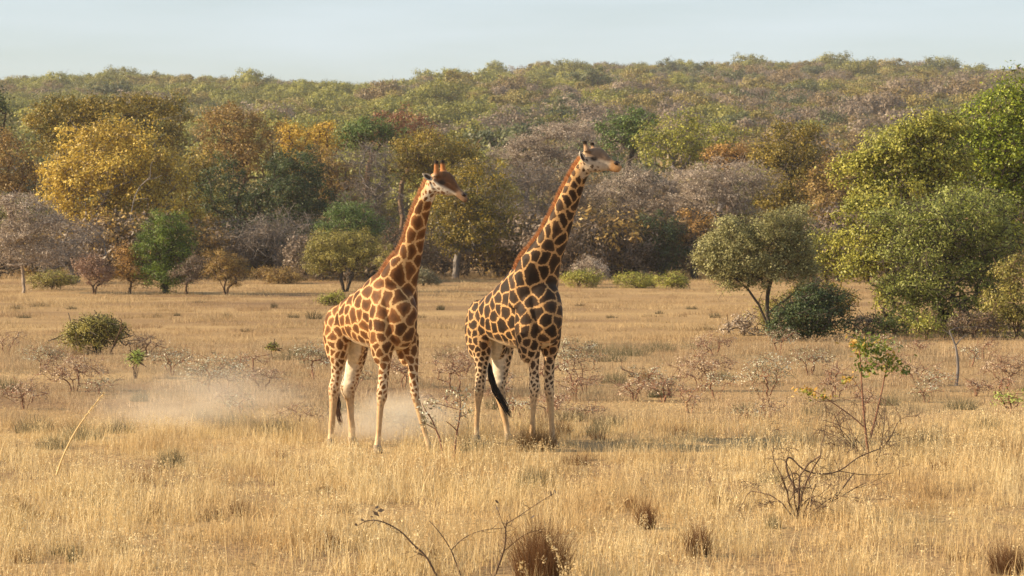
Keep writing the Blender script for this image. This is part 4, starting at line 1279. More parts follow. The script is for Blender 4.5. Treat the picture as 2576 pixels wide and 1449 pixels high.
# the bare pale limb in the yellow tree: dead tree standing in front of it
def stick_object(name, pts_list, bark, label, cat, group=None, leaves=None, leafm=None, extra=None, leaf_name='leaves', branch='branch'):
    """woody thing from polylines [(points, r0, r1)]; the first is the stem"""
    base = np.array(pts_list[0][0][0]); base[2] = 0
    o = empty(name, base.tolist(), label, cat, group)
    for i, (pp, r0, r1) in enumerate(pts_list):
        q = resample([p - base for p in pp], .34)
        rad = np.linspace(r0, r1, len(q))
        v, f = frusta(q[:-1], q[1:], rad[:-1], rad[1:], 6)
        link('stem' if i == 0 else branch, mesh_np(branch, v, f, smooth=True), BARK[bark], o)
    if leaves is not None:
        lv, lf, ti = leaves
        link(leaf_name, mesh_np(leaf_name, lv - base, lf, fdomain={'tint': ti}), LEAF[leafm], o)
    return o


def pl(*uvY):
    return [P(*q) for q in uvY]


stick_object('dead_tree', [(pl((318, 690, 155), (322, 600, 155), (330, 540, 155), (338, 500, 155), (352, 470, 155.6), (378, 445, 155.4)), .05, .03), (pl((352, 470, 155.6), (372, 452, 155), (392, 448, 155), (408, 440, 155)), .03, .015),
                           (pl((336, 505, 155), (350, 500, 154.7), (372, 500, 154.4)), .022, .01), (pl((378, 445, 155.4), (380, 415, 155.4), (392, 395, 155.4)), .03, .012)],
             'grey', 'slender dead tree with whitish bare limbs against the yellow tree', 'tree')

# ---------------------------------------------------------------- bush in the open grass, small shrubs
T('bush', 245, 67.5, [(235, 842, 62, 40), (275, 838, 45, 32), (190, 850, 45, 30), (240, 815, 40, 20)], 'olive_light', 'dark', 'dense olive bush alone in the open grass', 885, tr=.05, leaf=.06, clump=.24, stems=6, spread=.55, dens=1.5, group='bushes in the open grass', cat='bush')
stick_object('dead_branch', [(pl((275, 893, 67), (290, 860, 67), (302, 830, 66.8), (306, 808, 66.7), (300, 800, 66.7)), .03, .012), (pl((290, 860, 67), (270, 840, 67), (262, 812, 67)), .015, .006), (pl((302, 835, 66.8), (318, 815, 66.6)), .012, .005)],
             'brown', 'dark bare branch sticking out of the olive bush', 'branch')


def dry_shrub(u, vb, hw, hh, leafm, label, seed, leaf=.044, dens=1.25, per=22, bark='red', name='dry_shrub', clump=.15):
    Y = groundY(vb)
    L = px_lobes(u, Y, [(u, vb - hh * 1.25, hw, hh * .62), (u - hw * .45, vb - hh * 1.0, hw * .6, hh * .55), (u + hw * .45, vb - hh * 1.1, hw * .6, hh * .55)], .7)
    area = sum(l[3] * l[5] for l in L)
    n = int(np.clip(dens * 2.1 * area / clump ** 2, 14, 150))
    geo = grow(seed, L, n, max(.12, hh / F * Y * .45), .018, clump, per, leaf, stems=4, spread=.6, aspect=.5, flat=.6, min_r=.0035, wander=.25, lower=.7, shell=.45, leaf_up=.8, trunk_kink=.2)
    return tree_object(name, (gx(u, Y), Y, 0), geo, bark, leafm, label, 'shrub', 'dry leafy shrubs in the grass', crown='leaves', trunk='stems')


SHR = [
    (540, 1000, 85, 62, 'pale_leaf', 'wide red-stemmed shrub with pale leaves in the dust'), (185, 985, 85, 50, 'pink_leaf', 'pinkish shrub in front of the olive bush'), (110, 930, 60, 35, 'pale_leaf', 'pale leaved shrub on the near side of the olive bush'),
    (790, 955, 45, 55, 'pale_leaf', 'pale leaved shrub touching the shorter giraffe hind leg'), (1145, 985, 60, 55, 'pink_leaf', 'pinkish twiggy shrub between the two giraffes'), (1010, 975, 45, 50, 'pink_leaf', 'pinkish shrub behind the shorter giraffe front legs'),
    (1450, 970, 65, 68, 'pale_leaf', 'silvery leaved shrub with red stems beside the taller giraffe front leg'), (1765, 985, 85, 55, 'pink_leaf', 'pinkish shrub halfway between the taller giraffe and the sapling'), (1925, 1010, 70, 68, 'pale_leaf', 'red-stemmed shrub with pale leaf tips in front of the thorn tree'),
    (2535, 985, 65, 55, 'pink_leaf', 'pinkish shrub beside the dead stump at the frame edge'), (2350, 985, 45, 32, 'pale_leaf', 'small pale shrub at the foot of the dead stump'), (2545, 1040, 45, 35, 'lime', 'greenish shrub at the frame edge below the pinkish shrub'),
    (430, 945, 60, 40, 'pale_leaf', 'small shrub with pale leaves beyond the dust'), (660, 985, 60, 35, 'pink_leaf', 'low pinkish shrub between the dust and the giraffe'), (1600, 1010, 55, 30, 'pink_leaf', 'low pinkish shrub near the brown round tuft'), (2040, 945, 60, 40, 'pale_leaf', 'pale shrub at the edge of the dark glossy bush'),
    (60, 1030, 60, 40, 'pink_leaf', 'low pinkish shrub among grey tussocks at the frame edge'), (1260, 1030, 40, 40, 'pink_leaf', 'small pinkish shrub behind the black tail tuft'),
]
for i, (u, vb, hw, hh, lm, lb) in enumerate(SHR):
    dry_shrub(u, vb, hw, hh, lm, lb, 2000 + i, dens=1.7)
rq = np.random.default_rng(64)
for i in range(46):
    u = rq.uniform(-20, 2600); vb = rq.uniform(885, 1100)
    dry_shrub(u, vb, rq.uniform(28, 62), rq.uniform(20, 42), ['pink_leaf', 'pale_leaf', 'pink_leaf'][i % 3], ['low twiggy shrub with dull pinkish leaves scattered in the mid grass', 'low twiggy shrub with small pale leaves scattered in the mid grass'][int(i % 3 == 1)], 2300 + i, dens=1.0)
T('shrub', 340, 57, [(340, 905, 14, 16), (346, 895, 10, 12)], 'lime', 'brown', 'small bright lime green shrub in the open grass', 925, tr=.015, leaf=.05, clump=.12, stems=4, dens=1.4, group='bushes in the open grass', cat='shrub')
T('shrub', 683, 62, [(683, 875, 11, 9)], 'sapling', 'brown', 'tiny dark green and orange seedling on a thin stem', 885, tr=.012, leaf=.06, clump=.1, dens=1.2, group='bushes in the open grass', cat='shrub')


# the shrub in front of the shorter giraffe's fore leg
def spray(pts_list, every, n, size, r, spread=.05):
    c = []
    for pp, _, _ in pts_list:
        q = resample(pp, every)
        c.append(np.repeat(q[len(q) // 2:], n, axis=0))
    c = np.concatenate(c)
    c = c + r.normal(size=c.shape) * spread
    v, f = leaf_quads(c, size, .5, .6, r)
    return v, f, np.clip(r.normal(.5, .25, len(f)), 0, 1)


r = np.random.default_rng(77)
ys = 37.2
W1 = [(pl((1142, 1160, ys), (1146, 1110, ys), (1150, 1085, ys), (1156, 1050, ys), (1158, 1010, ys), (1154, 985, ys)), .022, .008), (pl((1150, 1085, ys), (1138, 1072, ys - .1), (1122, 1060, ys - .2)), .011, .005),
      (pl((1116, 1165, ys), (1108, 1110, ys), (1096, 1080, ys), (1086, 1055, ys), (1072, 1035, ys - .1), (1062, 1015, ys - .1)), .02, .006), (pl((1096, 1080, ys), (1075, 1068, ys), (1058, 1062, ys)), .01, .004),
      (pl((1152, 1030, ys), (1125, 1022, ys), (1095, 1015, ys), (1078, 1020, ys)), .009, .004), (pl((1157, 1015, ys), (1170, 1000, ys), (1186, 985, ys)), .008, .004), (pl((1154, 990, ys), (1142, 982, ys), (1128, 985, ys)), .007, .003),
      (pl((1156, 1050, ys), (1172, 1042, ys + .1), (1188, 1028, ys + .1)), .008, .004)]
stick_object('leafy_shrub', W1, 'red', 'thin red-stemmed shrub in front of the shorter giraffe leading foreleg', 'shrub', leaves=spray([W1[0]] + W1[2:], .1, 3, .055, r, .05), leafm='pale_leaf')

# sapling with a leafy head, tangled dead bush below it
ys = 38.0
W2 = [(pl((2185, 1152, ys), (2178, 1090, ys), (2172, 1030, ys), (2168, 970, ys), (2165, 920, ys), (2162, 880, ys)), .024, .010), (pl((2190, 1100, ys), (2200, 1060, ys), (2215, 1000, ys), (2225, 950, ys), (2235, 900, ys)), .02, .009),
      (pl((2168, 990, ys), (2150, 960, ys), (2135, 945, ys)), .009, .004), (pl((2225, 950, ys), (2250, 930, ys), (2275, 935, ys)), .008, .004), (pl((2165, 900, ys), (2145, 880, ys), (2125, 870, ys)), .007, .003),
      (pl((2180, 1080, ys), (2140, 1045, ys), (2090, 1010, ys), (2050, 985, ys), (2005, 975, ys)), .014, .005), (pl((2120, 1030, ys), (2095, 1060, ys), (2110, 1090, ys)), .008, .004), (pl((2215, 1000, ys), (2245, 1020, ys), (2262, 1050, ys)), .007, .003),
      (pl((2090, 1010, ys), (2060, 1010, ys - .1), (2035, 1025, ys - .1)), .006, .003)]
hc = []
for u, v, w, h, n in [(2200, 880, 55, 32, 330), (2160, 865, 35, 26, 170), (2240, 915, 38, 24, 150), (2185, 925, 40, 20, 90), (2275, 935, 16, 8, 24), (2030, 985, 40, 14, 60), (2070, 1000, 30, 12, 36), (2130, 955, 18, 10, 24)]:
    for _ in range(n):
        hc.append(P(u + r.normal() * w * .45, v + r.normal() * h * .45, ys + r.normal() * .22))
hv, hf_ = leaf_quads(np.array(hc), .085, .45, .7, r)
ht = np.clip(r.normal(.35, .2, len(hf_)) + (np.array(hc)[:, 0] < P(2150, 900, ys)[0]) * .35, 0, 1)
stick_object('sapling', W2, 'red', 'sapling with a glossy green and orange leafy head on bare stems', 'sapling', leaves=(hv, hf_, ht), leafm='sapling')


def tangle(name, u, vb, label, seed, stems, hpx, wpx, bark, r0=.02, lean=0, twig=3, group=None, cat='shrub'):
    """dead bush: arching bare stems that fork again and again"""
    rr = np.random.default_rng(seed)
    Y = groundY(vb)
    m = Y / F
    P0, P1, R0, R1 = [], [], [], []

    def branch(p, d, L, rad, depth):
        n = 5
        for i in range(n):
            d = unit((d + rr.normal(size=3) * .22 + np.array([0, 0, -.03 * depth]))[None])[0]
            q = p + d * L / n
            P0.append(p); P1.append(q); R0.append(rad * (1 - .12 * i / n)); R1.append(rad * (1 - .12 * (i + 1) / n))
            p = q; rad *= .93
            if depth < twig and rr.random() < .55:
                dd = unit((d + rr.normal(size=3) * .75)[None])[0]
                branch(p, dd, L * rr.uniform(.35, .7), rad * .6, depth + 1)
    for s in range(stems):
        a = rr.uniform(0, 2 * np.pi)
        d = unit(np.array([[np.cos(a) * wpx / hpx + lean, np.sin(a) * .6 * wpx / hpx, 1.0]]))[0]
        branch(np.array([np.cos(a) * .06, np.sin(a) * .06, -.03]), d, hpx * m * rr.uniform(.75, 1.25), r0 * rr.uniform(.6, 1.1), 0)
    v, f = frusta(np.array(P0), np.array(P1), np.maximum(np.array(R0), .0022), np.maximum(np.array(R1), .0022), 5)
    o = empty(name, (gx(u, Y), Y, 0), label, cat, group)
    link('branches', mesh_np('branches', v, f, smooth=True), BARK[bark], o)
    return o


tangle('dead_shrub', 2015, 1305, 'dead tangled shrub with arching bare branches in the near grass', 41, 10, 165, 120, 'brown', .015, lean=.25, twig=4)
tangle('dead_shrub', 2195, 1160, 'dead twiggy shrub around the foot of the sapling', 42, 9, 140, 120, 'brown', .012, twig=4)
stick_object('broken_branch', [(pl((2020, 1260, 30.3), (1985, 1200, 30.3), (1978, 1160, 30.3), (1990, 1152, 30.3), (2020, 1180, 30.3), (2060, 1192, 30.4), (2110, 1185, 30.5), (2160, 1150, 30.6), (2210, 1130, 30.8)), .016, .007), (pl((2110, 1185, 30.5), (2180, 1195, 30.6), (2250, 1190, 30.8)), .007, .003)],
             'brown', 'bent broken branch looping out of the dead tangled shrub', 'branch')
# dead forked stump
ys = 54.5
stick_object('dead_stump', [(pl((2405, 972, ys), (2410, 930, ys), (2407, 890, ys), (2402, 865, ys), (2392, 842, ys), (2388, 830, ys)), .042, .012), (pl((2404, 870, ys), (2418, 852, ys), (2432, 842, ys)), .016, .006),
                            (pl((2388, 832, ys), (2410, 824, ys + .3), (2450, 822, ys + .5), (2498, 828, ys + .6)), .009, .004), (pl((2392, 842, ys), (2382, 835, ys), (2370, 830, ys)), .012, .005)],
             'grey', 'dead grey forked stump standing in the grass', 'stump')
# bare shrub rising from the lower edge
ys = 24.4
W3 = [(pl((1235, 1475, ys), (1255, 1420, ys), (1270, 1375, ys), (1272, 1330, ys), (1276, 1308, ys)), .014, .006), (pl((1272, 1330, ys), (1262, 1310, ys), (1250, 1275, ys)), .006, .003), (pl((1274, 1318, ys), (1310, 1295, ys), (1350, 1268, ys), (1395, 1240, ys)), .006, .003),
      (pl((1110, 1475, ys), (1075, 1405, ys), (1040, 1370, ys), (1005, 1335, ys), (960, 1312, ys), (925, 1310, ys), (900, 1322, ys)), .013, .004), (pl((1170, 1475, ys), (1150, 1425, ys), (1135, 1385, ys), (1110, 1345, ys), (1080, 1310, ys)), .011, .004),
      (pl((1135, 1385, ys), (1165, 1355, ys), (1210, 1335, ys), (1270, 1328, ys)), .006, .003), (pl((1270, 1385, ys), (1320, 1345, ys), (1370, 1330, ys)), .005, .003), (pl((1075, 1405, ys), (1050, 1390, ys), (1020, 1388, ys)), .004, .002)]
tw = []
for pp, r0_, r1_ in W3:
    q = resample(pp, .2)
    for k in range(2, len(q) - 1, 2):
        if r.random() < .7:
            d = unit((q[k + 1] - q[k] + r.normal(size=3) * np.array([.9, .5, .9]) * np.linalg.norm(q[k + 1] - q[k]))[None])[0]
            L_ = r.uniform(.06, .22)
            tw.append(([q[k], q[k] + d * L_ * .5 + r.normal(size=3) * .012, q[k] + d * L_ + np.array([0, 0, .02])], .0032, .0014))
W3 = W3 + tw
lc3 = [P(*q) for q in [(948, 1276, ys), (958, 1284, ys), (912, 1308, ys), (925, 1312, ys), (940, 1308, ys), (896, 1320, ys), (1250, 1262, ys), (1250, 1278, ys), (1386, 1242, ys), (1396, 1236, ys), (1340, 1300, ys), (1360, 1338, ys), (946, 1292, ys), (935, 1300, ys)]]
v3, f3 = leaf_quads(np.array(lc3), .075, .5, .2, r)
stick_object('bare_shrub', W3, 'brown', 'thin bare shrub with a few dry leaves rising from the near grass', 'shrub', leaves=(v3, f3, np.full(len(f3), .25)), leafm='mauve')

# ---------------------------------------------------------------- tussocks
TUS = {
    'red': grass_mat('tussock_red', (.10, .045, .018), (.20, .10, .042), (.34, .19, .08), (.15, .075, .03)),
    'grey': grass_mat('tussock_grey', (.10, .095, .05), (.18, .16, .088), (.36, .30, .17), (.22, .18, .10)),
    'brown': grass_mat('tussock_brown', (.15, .085, .035), (.26, .155, .065), (.38, .24, .105), (.20, .12, .05)),
    'dark': grass_mat('tussock_dark', (.07, .06, .035), (.12, .10, .055), (.18, .15, .085), (.13, .10, .05)),
}


def tussock(u, vb, hw, h, kind_, label, group, seed, n=None):
    rr = np.random.default_rng(seed)
    Y = groundY(vb)
    m = Y / F
    W, H = hw * m, h * m
    n = n or int(np.clip(260 + 900 * W * H, 200, 1500))
    a = rr.uniform(0, 2 * np.pi, n)
    q = np.sqrt(rr.random(n))
    base = np.stack([np.cos(a) * q * W * .75, np.sin(a) * q * W * .6, np.full(n, -.02)], 1)
    lean = np.stack([np.cos(a), np.sin(a)], 1) * (q * rr.uniform(.3, 1.3, n) * .55 * W / max(H, .05))[:, None] + rr.normal(size=(n, 2)) * .2
    hh = H * rr.uniform(.3, 1.15, n) * (1 - .38 * q)
    v, f = blades(base, hh, lean, np.full(n, .0075) * (Y / 36) ** .7, rr)
    ti = np.repeat(np.clip(rr.normal(.5, .22, n), 0, 1), 3)
    o = link('grass_tussock', mesh_np('grass_tussock', v, f, fdomain={'tint': ti}), TUS[kind_])
    o.location = (gx(u, Y), Y, 0)
    return tag(o, label, 'tussock', group)


GR, GG, GB = 'reddish grass tussocks', 'grey-green grass tussocks', 'dark low shrublets on the bare flat'
tussock(1362, 1480, 84, 225, 'red', 'biggest reddish brown tussock beside the thin bare shrub', GR, 1, 2200)
tussock(1626, 1332, 30, 100, 'red', 'narrow upright reddish tussock, neighbour of the biggest tussock', GR, 2, 600)
tussock(1757, 1402, 42, 120, 'red', 'dark-sided reddish tussock between the narrow tussock and the dead shrub', GR, 3, 800)
tussock(2540, 1445, 60, 110, 'red', 'wide reddish tussock cut by the frame edge beyond the dead shrub', GR, 4, 900)
tussock(1080, 1410, 26, 55, 'red', 'small reddish tussock under the bare shrub branches', GR, 5, 400)
tussock(600, 1300, 30, 60, 'red', 'loose reddish tussock alone in the golden grass', GR, 6, 420)
tussock(40, 1295, 40, 75, 'brown', 'olive-brown tussock at the frame edge in the golden grass', GR, 7)
tussock(1350, 1135, 62, 85, 'brown', 'round brown tussock around the taller giraffe front feet', GR, 8, 1500)
tussock(915 + 500, 1100, 30, 60, 'brown', 'thin brown tussock leaning on the round tussock', GR, 18, 500)
tussock(1625, 960, 24, 42, 'brown', 'small round golden brown tussock beyond the pinkish shrubs', GR, 9)
for i, (u, vb, hw, h) in enumerate([(20, 985, 30, 40), (85, 1090, 45, 45), (205, 1105, 50, 50), (350, 1010, 22, 30), (430, 1175, 32, 55), (300, 1090, 40, 40), (590, 1075, 45, 45), (690, 1090, 50, 45), (860, 1040, 40, 40), (520, 1060, 40, 35),
                                    (1250, 1030, 28, 40), (1340, 1225, 45, 55), (1195, 1135, 38, 40), (1435, 1060, 42, 42), (1545, 965, 32, 35), (1660, 1000, 30, 30), (1530, 1075, 36, 40), (1890, 1040, 38, 36), (2060, 1045, 40, 36), (2345, 1120, 40, 48),
                                    (1580, 895, 55, 32), (1500, 888, 45, 30), (1660, 885, 40, 28), (1760, 880, 45, 26), (1540, 910, 35, 26), (1120, 905, 30, 28), (720, 905, 45, 28), (760, 895, 35, 25), (840, 912, 40, 25), (2420, 1030, 40, 36), (2480, 1080, 45, 36), (2240, 1020, 30, 30), (130, 1130, 40, 40), (960, 1060, 30, 36), (1815, 955, 35, 28)]):
    tussock(u, vb, hw * 1.4, h * 1.4, 'grey', 'soft grey-green grass tussock among the dry grass', GG, 100 + i)
for i, (u, vb, hw, h) in enumerate([(790, 803, 20, 24), (738, 800, 14, 14), (690, 775, 9, 15), (1108, 780, 10, 14), (40, 778, 14, 14), (100, 772, 28, 12), (180, 778, 14, 10), (395, 798, 9, 9), (572, 798, 11, 12), (445, 795, 8, 9), (1800, 800, 14, 16), (1660, 790, 12, 10), (1540, 800, 14, 9), (1060, 800, 14, 10), (620, 835, 16, 10), (1740, 778, 14, 10), (1460, 770, 14, 8), (500, 762, 18, 8), (880 + 900, 830, 20, 12), (60, 800, 18, 10)]):
    tussock(u, vb, hw * 1.35, h * 1.5, 'dark', 'small dark rounded shrublet on the bare flat', GB, 200 + i, 170)

rq = np.random.default_rng(88)
for i in range(34):
    u, vb = rq.uniform(0, 2576), rq.uniform(1050, 1420)
    k_ = ['brown', 'red', 'brown', 'grey'][i % 4]
    tussock(u, vb, rq.uniform(22, 55), rq.uniform(28, 62), k_, {'brown': 'loose brown grass tuft in the near golden grass', 'red': 'loose reddish grass tuft in the near golden grass', 'grey': 'loose grey-green grass tuft in the near golden grass'}[k_], 'loose grass tufts in the near grass', 400 + i, 260)

# ---------------------------------------------------------------- grass field
def patch_mesh(seed, size, n, hmin, hmax, width, seed_heads, mat_name):
    rr = np.random.default_rng(seed)
    base = np.concatenate([rr.uniform(-size / 2, size / 2, (n, 2)), np.full((n, 1), -.01)], 1)
    lean = rr.normal(size=(n, 2)) * .30 + np.array([.06, 0])
    flatb = rr.random(n) < .22
    lean[flatb] *= 3.2
    h = rr.uniform(hmin, hmax, n) * rr.uniform(.6, 1.1, n)
    h[flatb] *= .55
    parts = [blades(base, h, lean, np.full(n, width) * rr.uniform(.6, 1.3, n), rr)]
    tint = [np.repeat(np.clip(rr.normal(.5, .24, n), 0, 1), 3)]
    if seed_heads:
        k = seed_heads
        b2 = np.concatenate([rr.uniform(-size / 2, size / 2, (k, 2)), np.full((k, 1), -.01)], 1)
        l2 = rr.normal(size=(k, 2)) * .12
        h2 = rr.uniform(hmax * .9, hmax * 1.35, k)
        parts.append(blades(b2, h2, l2, np.full(k, width * .8), rr)); tint.append(np.repeat(np.clip(rr.normal(.65, .2, k), 0, 1), 3))
        tips = b2 + np.concatenate([l2 * h2[:, None], (h2 * (1 - .25 * np.linalg.norm(l2, axis=1)))[:, None]], 1)
        c = np.repeat(tips, 7, axis=0)
        c[:, 2] -= np.tile(np.linspace(0, .15, 7), k) * np.repeat(h2, 7)
        c += rr.normal(size=c.shape) * np.array([.012, .012, .006])
        lv, lf = leaf_quads(c, .020, .45, 0, rr)
        parts.append((lv, lf)); tint.append(np.clip(rr.normal(.7, .2, len(lf)), 0, 1))
    v, f = join_arrays(parts)
    return mesh_np(mat_name, v, f, fdomain={'tint': np.concatenate(tint)})


GM = {
    'golden_grass': grass_mat('golden_grass', (.42, .29, .12), (.66, .50, .25), (.84, .70, .42), (.50, .34, .16), .45),
    'pinkish_grass': grass_mat('pinkish_grass', (.26, .175, .095), (.44, .31, .175), (.66, .50, .31), (.30, .24, .145), .3),
    'short_grass': grass_mat('short_grass', (.28, .19, .095), (.44, .31, .16), (.60, .45, .25), (.32, .21, .115), .12),
}


def field(name, mk, nproto, size, n, hmin, hmax, width, heads, y0, y1, dens, seed, label, margin=4.0, smin=.7, smax=1.25, gap=None):
    rr = np.random.default_rng(seed)
    prot = []
    for k in range(nproto):
        me = patch_mesh(seed * 10 + k, size, n, hmin, hmax, width, heads, name)
        o = link(name, me, GM[mk])
        Y = y0 + (y1 - y0) * (k + .5) / nproto
        o.location = ((k - nproto / 2) * .21 * Y / nproto * 1.5, Y, 0)
        tag(o, label, 'grass', kind='stuff')
        prot.append(o)
    halfw = lambda y: y * .2147 + margin
    area = (halfw(y0) + halfw(y1)) * (y1 - y0)
    m = int(area * dens)
    y = rr.uniform(y0, y1, int(m * 1.6)); x = rr.uniform(-1, 1, len(y)) * halfw(y1)
    ok = np.abs(x) < halfw(y)
    x, y = x[ok][:m], y[ok][:m]
    w = np.sin(x * .55 + 2 * np.sin(y * .23)) * np.sin(y * .42 + 1.7 * np.sin(x * .31)) + .5 * np.sin(x * 1.7 + y * 1.1)
    if gap is not None:
        k = w > gap
        x, y, w = x[k], y[k], w[k]
    s = rr.uniform(smin, smax, len(x)) * (.95 + .3 * np.clip(w, -1, 1))
    return scatter(name + '_field', np.stack([x, y, ground_z(x, y)], 1), rr.uniform(0, 6.28, len(x)), s, rr.integers(0, nproto, len(x)), prot, label + ' spread over the flat', 'grass')


field('golden_grass', 'golden_grass', 6, .62, 95, .07, .34, .0095, 8, 17, 44, 4.6, 51, 'tall golden dry grass with seed heads')
field('pinkish_grass', 'pinkish_grass', 6, .75, 85, .08, .27, .011, 9, 41, 72, 2.1, 52, 'thin pinkish tan dry grass', gap=-.9)
field('short_grass', 'short_grass', 4, 1.3, 130, .08, .24, .016, 0, 66, 165, .55, 53, 'short sparse dry grass', gap=-.55)
field('woodland_grass', 'short_grass', 3, 1.8, 110, .15, .45, .03, 0, 150, 232, .22, 54, 'dry grass under the trees at the edge of the wood')


# single tall stalks that stand out of the grass
def stalk(pts, w, label, seed, head=True):
    rr = np.random.default_rng(seed)
    q = resample(pts, .2)
    base = np.array([q[0][0], q[0][1], 0.0])
    rad = np.linspace(w, w * .35, len(q))
    v, f = frusta(q[:-1] - base, q[1:] - base, rad[:-1], rad[1:], 4)
    o = empty('grass_stalk', base.tolist(), label, 'stalk', 'tall grass stalks')
    link('stalk_stem', mesh_np('stalk_stem', v, f, fdomain={'tint': np.full(len(f), .6)}), GM['golden_grass'], o)
    if head:
        c = np.repeat(q[int(len(q) * .68):], 9, axis=0) - base
        c = c + rr.normal(size=c.shape) * np.array([.018, .014, .02])
        lv, lf = leaf_quads(c, .034, .3, .5, rr)
        link('seed_head', mesh_np('seed_head', lv, lf, fdomain={'tint': np.clip(rr.normal(.55, .2, len(lf)), 0, 1)}), GM['golden_grass'], o)
    return o


stalk(pl((142, 1195, 27), (160, 1145, 27), (190, 1085, 27), (225, 1035, 27), (262, 988, 27)), .014, 'thick bent straw stalk leaning over the grass, alone', 1)
r = np.random.default_rng(15)
for k in range(64):
    u = r.uniform(20, 2560); Yk = r.uniform(19.0, 31)
    vb_ = VH + CH * F / Yk
    hgt = r.uniform(.55, 1.05) * (1.25 if Yk < 22.5 else 1) / Yk * F
    b = r.normal() * .16 * hgt
    stalk(pl((u, vb_, Yk), (u + b * .2, vb_ - hgt * .4, Yk), (u + b * .6, vb_ - hgt * .75, Yk), (u + b * 1.2, vb_ - hgt, Yk)), .0045, 'tall thin seed-headed grass stalk in the near golden grass', 300 + k)

# ---------------------------------------------------------------- birds on the tree tops
def bird(u, v, Y, label, flip=1):
    root = empty('bird', P(u, v + 7, Y).tolist(), label, 'bird')
    s = .11
    E = []
    for t, z, a in ((-1.0, -.55, .12), (-.7, -.35, .34), (-.3, -.05, .52), (.1, .3, .50), (.4, .62, .36), (.6, .85, .30), (.8, 1.0, .27), (1.0, 1.05, .14)):
        E.append((np.array([t * s * .8 * flip, 0, (z + .55) * s]), np.array([a * s * .55, 0, a * s * .5]), np.array([0, a * s * .8, 0])))
    vtx, fc = loft(E, 10)
    o = poly_obj('body', vtx, fc, plain_mat('bird_white', (.4, .38, .35), .8), None); o.parent = root
    W = [(np.array([(-.9 + 1.3 * t) * s * .8 * flip, 0, (-.1 + .9 * t) * s]), np.array([.16 * s, 0, .2 * s]) * (1 - abs(t - .5)), np.array([0, .50 * s, 0]) * (1 - abs(t - .5) * .8)) for t in np.linspace(0, 1, 6)]
    vtx, fc = loft(W, 10)
    o = poly_obj('wing', vtx - np.array([s * .22 * flip, 0, -.1 * s]), fc, plain_mat('bird_dark', (.03, .028, .03), .7), None); o.parent = root
    B = [(np.array([(1.0 + t * .5) * s * .8 * flip, 0, (1.58 - .08 * t) * s]), np.array([0, 0, .09 * s * (1.05 - t)]), np.array([0, .07 * s * (1.05 - t), 0])) for t in (0, .5, 1)]
    vtx, fc = loft(B, 6)
    o = poly_obj('beak', vtx, fc, plain_mat('bird_beak', (.04, .03, .03), .5), None); o.parent = root
    return root


bird(2297, 278, 89, 'small black and white bird perched on the spreading yellow-green tree', -1)
bird(2559, 167, 92, 'small black and white bird perched on top of the tallest tree', -1)

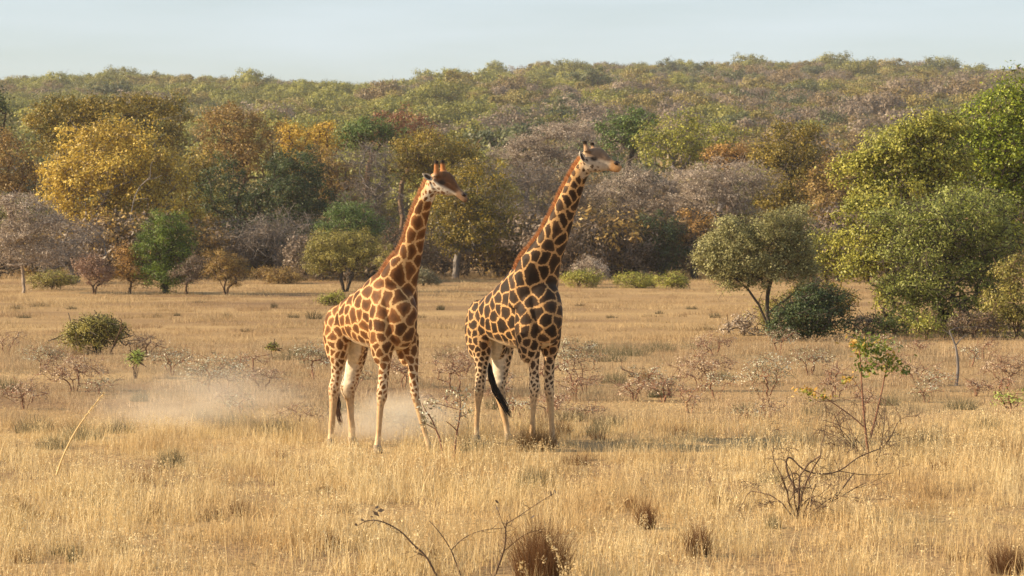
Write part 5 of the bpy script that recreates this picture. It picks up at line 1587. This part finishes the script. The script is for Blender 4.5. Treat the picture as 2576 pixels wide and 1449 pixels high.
# ---------------------------------------------------------------- dust kicked up round the giraffes, and the air
def dust(name, c, rad, density, label, seed):
    E = [(np.array([0, 0, 0]) + UPV * math.sin(t), np.array([math.cos(t), 0, 0]), np.array([0, math.cos(t), 0])) for t in np.linspace(-1.5, 1.5, 10)]
    v, f = loft(E, 18)
    m, n, l = new_mat(name)
    out = n.new('ShaderNodeOutputMaterial')
    tc = n.new('ShaderNodeTexCoord')
    ln = n.new('ShaderNodeVectorMath'); ln.operation = 'LENGTH'
    l.new(tc.outputs['Object'], ln.inputs[0])
    fo = n.new('ShaderNodeMapRange'); fo.interpolation_type = 'SMOOTHSTEP'
    fo.inputs['From Min'].default_value = 1.0; fo.inputs['From Max'].default_value = .15
    l.new(ln.outputs['Value'], fo.inputs['Value'])
    ge = n.new('ShaderNodeNewGeometry')
    nz = n.new('ShaderNodeTexNoise'); nz.inputs['Scale'].default_value = 1.7; nz.inputs['Detail'].default_value = 4
    l.new(tc.outputs['Object'], nz.inputs['Vector'])
    nr = n.new('ShaderNodeMapRange'); nr.inputs['From Min'].default_value = .35; nr.inputs['From Max'].default_value = .65; nr.inputs['To Max'].default_value = 1.6
    l.new(nz.outputs['Fac'], nr.inputs['Value'])
    mu = n.new('ShaderNodeMath'); mu.operation = 'MULTIPLY'
    l.new(fo.outputs['Result'], mu.inputs[0]); l.new(nr.outputs['Result'], mu.inputs[1])
    m2 = n.new('ShaderNodeMath'); m2.operation = 'MULTIPLY'; m2.inputs[1].default_value = density
    l.new(mu.outputs[0], m2.inputs[0])
    pv = n.new('ShaderNodeVolumePrincipled')
    pv.inputs['Color'].default_value = (.90, .82, .68, 1)
    pv.inputs['Anisotropy'].default_value = .2
    l.new(m2.outputs[0], pv.inputs['Density'])
    l.new(pv.outputs[0], out.inputs['Volume'])
    m.cycles.volume_step_rate = 3.0
    me = bpy.data.meshes.new(name)
    me.from_pydata(v.tolist(), [], [tuple(dict.fromkeys(q)) for q in f])
    me.update()
    o = link(name, me, m)
    o.location = c; o.scale = rad
    return tag(o, label, 'dust', kind='stuff')


DUST = True
HAZE = True
if DUST:
    dust('dust_cloud', (gx(985, 40.6), 40.6, .35), (1.5, 1.5, .7), .9, 'thin dust drifting round the shorter giraffe feet', 1)
    dust('dust_cloud', (gx(500, 43.0), 43.0, .45), (2.6, 2.4, 1.0), .24, 'thin dust hanging over the grass behind the shorter giraffe', 2)
if HAZE:
    zg = ground_z(*np.meshgrid(np.linspace(-900, 900, 60), np.linspace(-200, 1500, 90)))
    hx, hy0, hy1, hz0, hz1 = 905.0, -205.0, 1505.0, float(zg.min()) - 1.0, float(zg.max()) + 16.0
    vb8 = [(x, y, z) for x in (-hx, hx) for y in (hy0, hy1) for z in (hz0, hz1)]
    fb = [(0, 1, 3, 2), (4, 6, 7, 5), (0, 4, 5, 1), (2, 3, 7, 6), (0, 2, 6, 4), (1, 5, 7, 3)]
    me = bpy.data.meshes.new('haze'); me.from_pydata(vb8, [], fb); me.update()
    m, n, l = new_mat('haze')
    out = n.new('ShaderNodeOutputMaterial')
    pv = n.new('ShaderNodeVolumePrincipled')
    pv.inputs['Color'].default_value = (.93, .95, 1.0, 1)
    pv.inputs['Density'].default_value = .00012
    l.new(pv.outputs[0], out.inputs['Volume'])
    o = link('haze', me, m)
    tag(o, 'pale air haze over the whole valley', 'haze', kind='stuff')
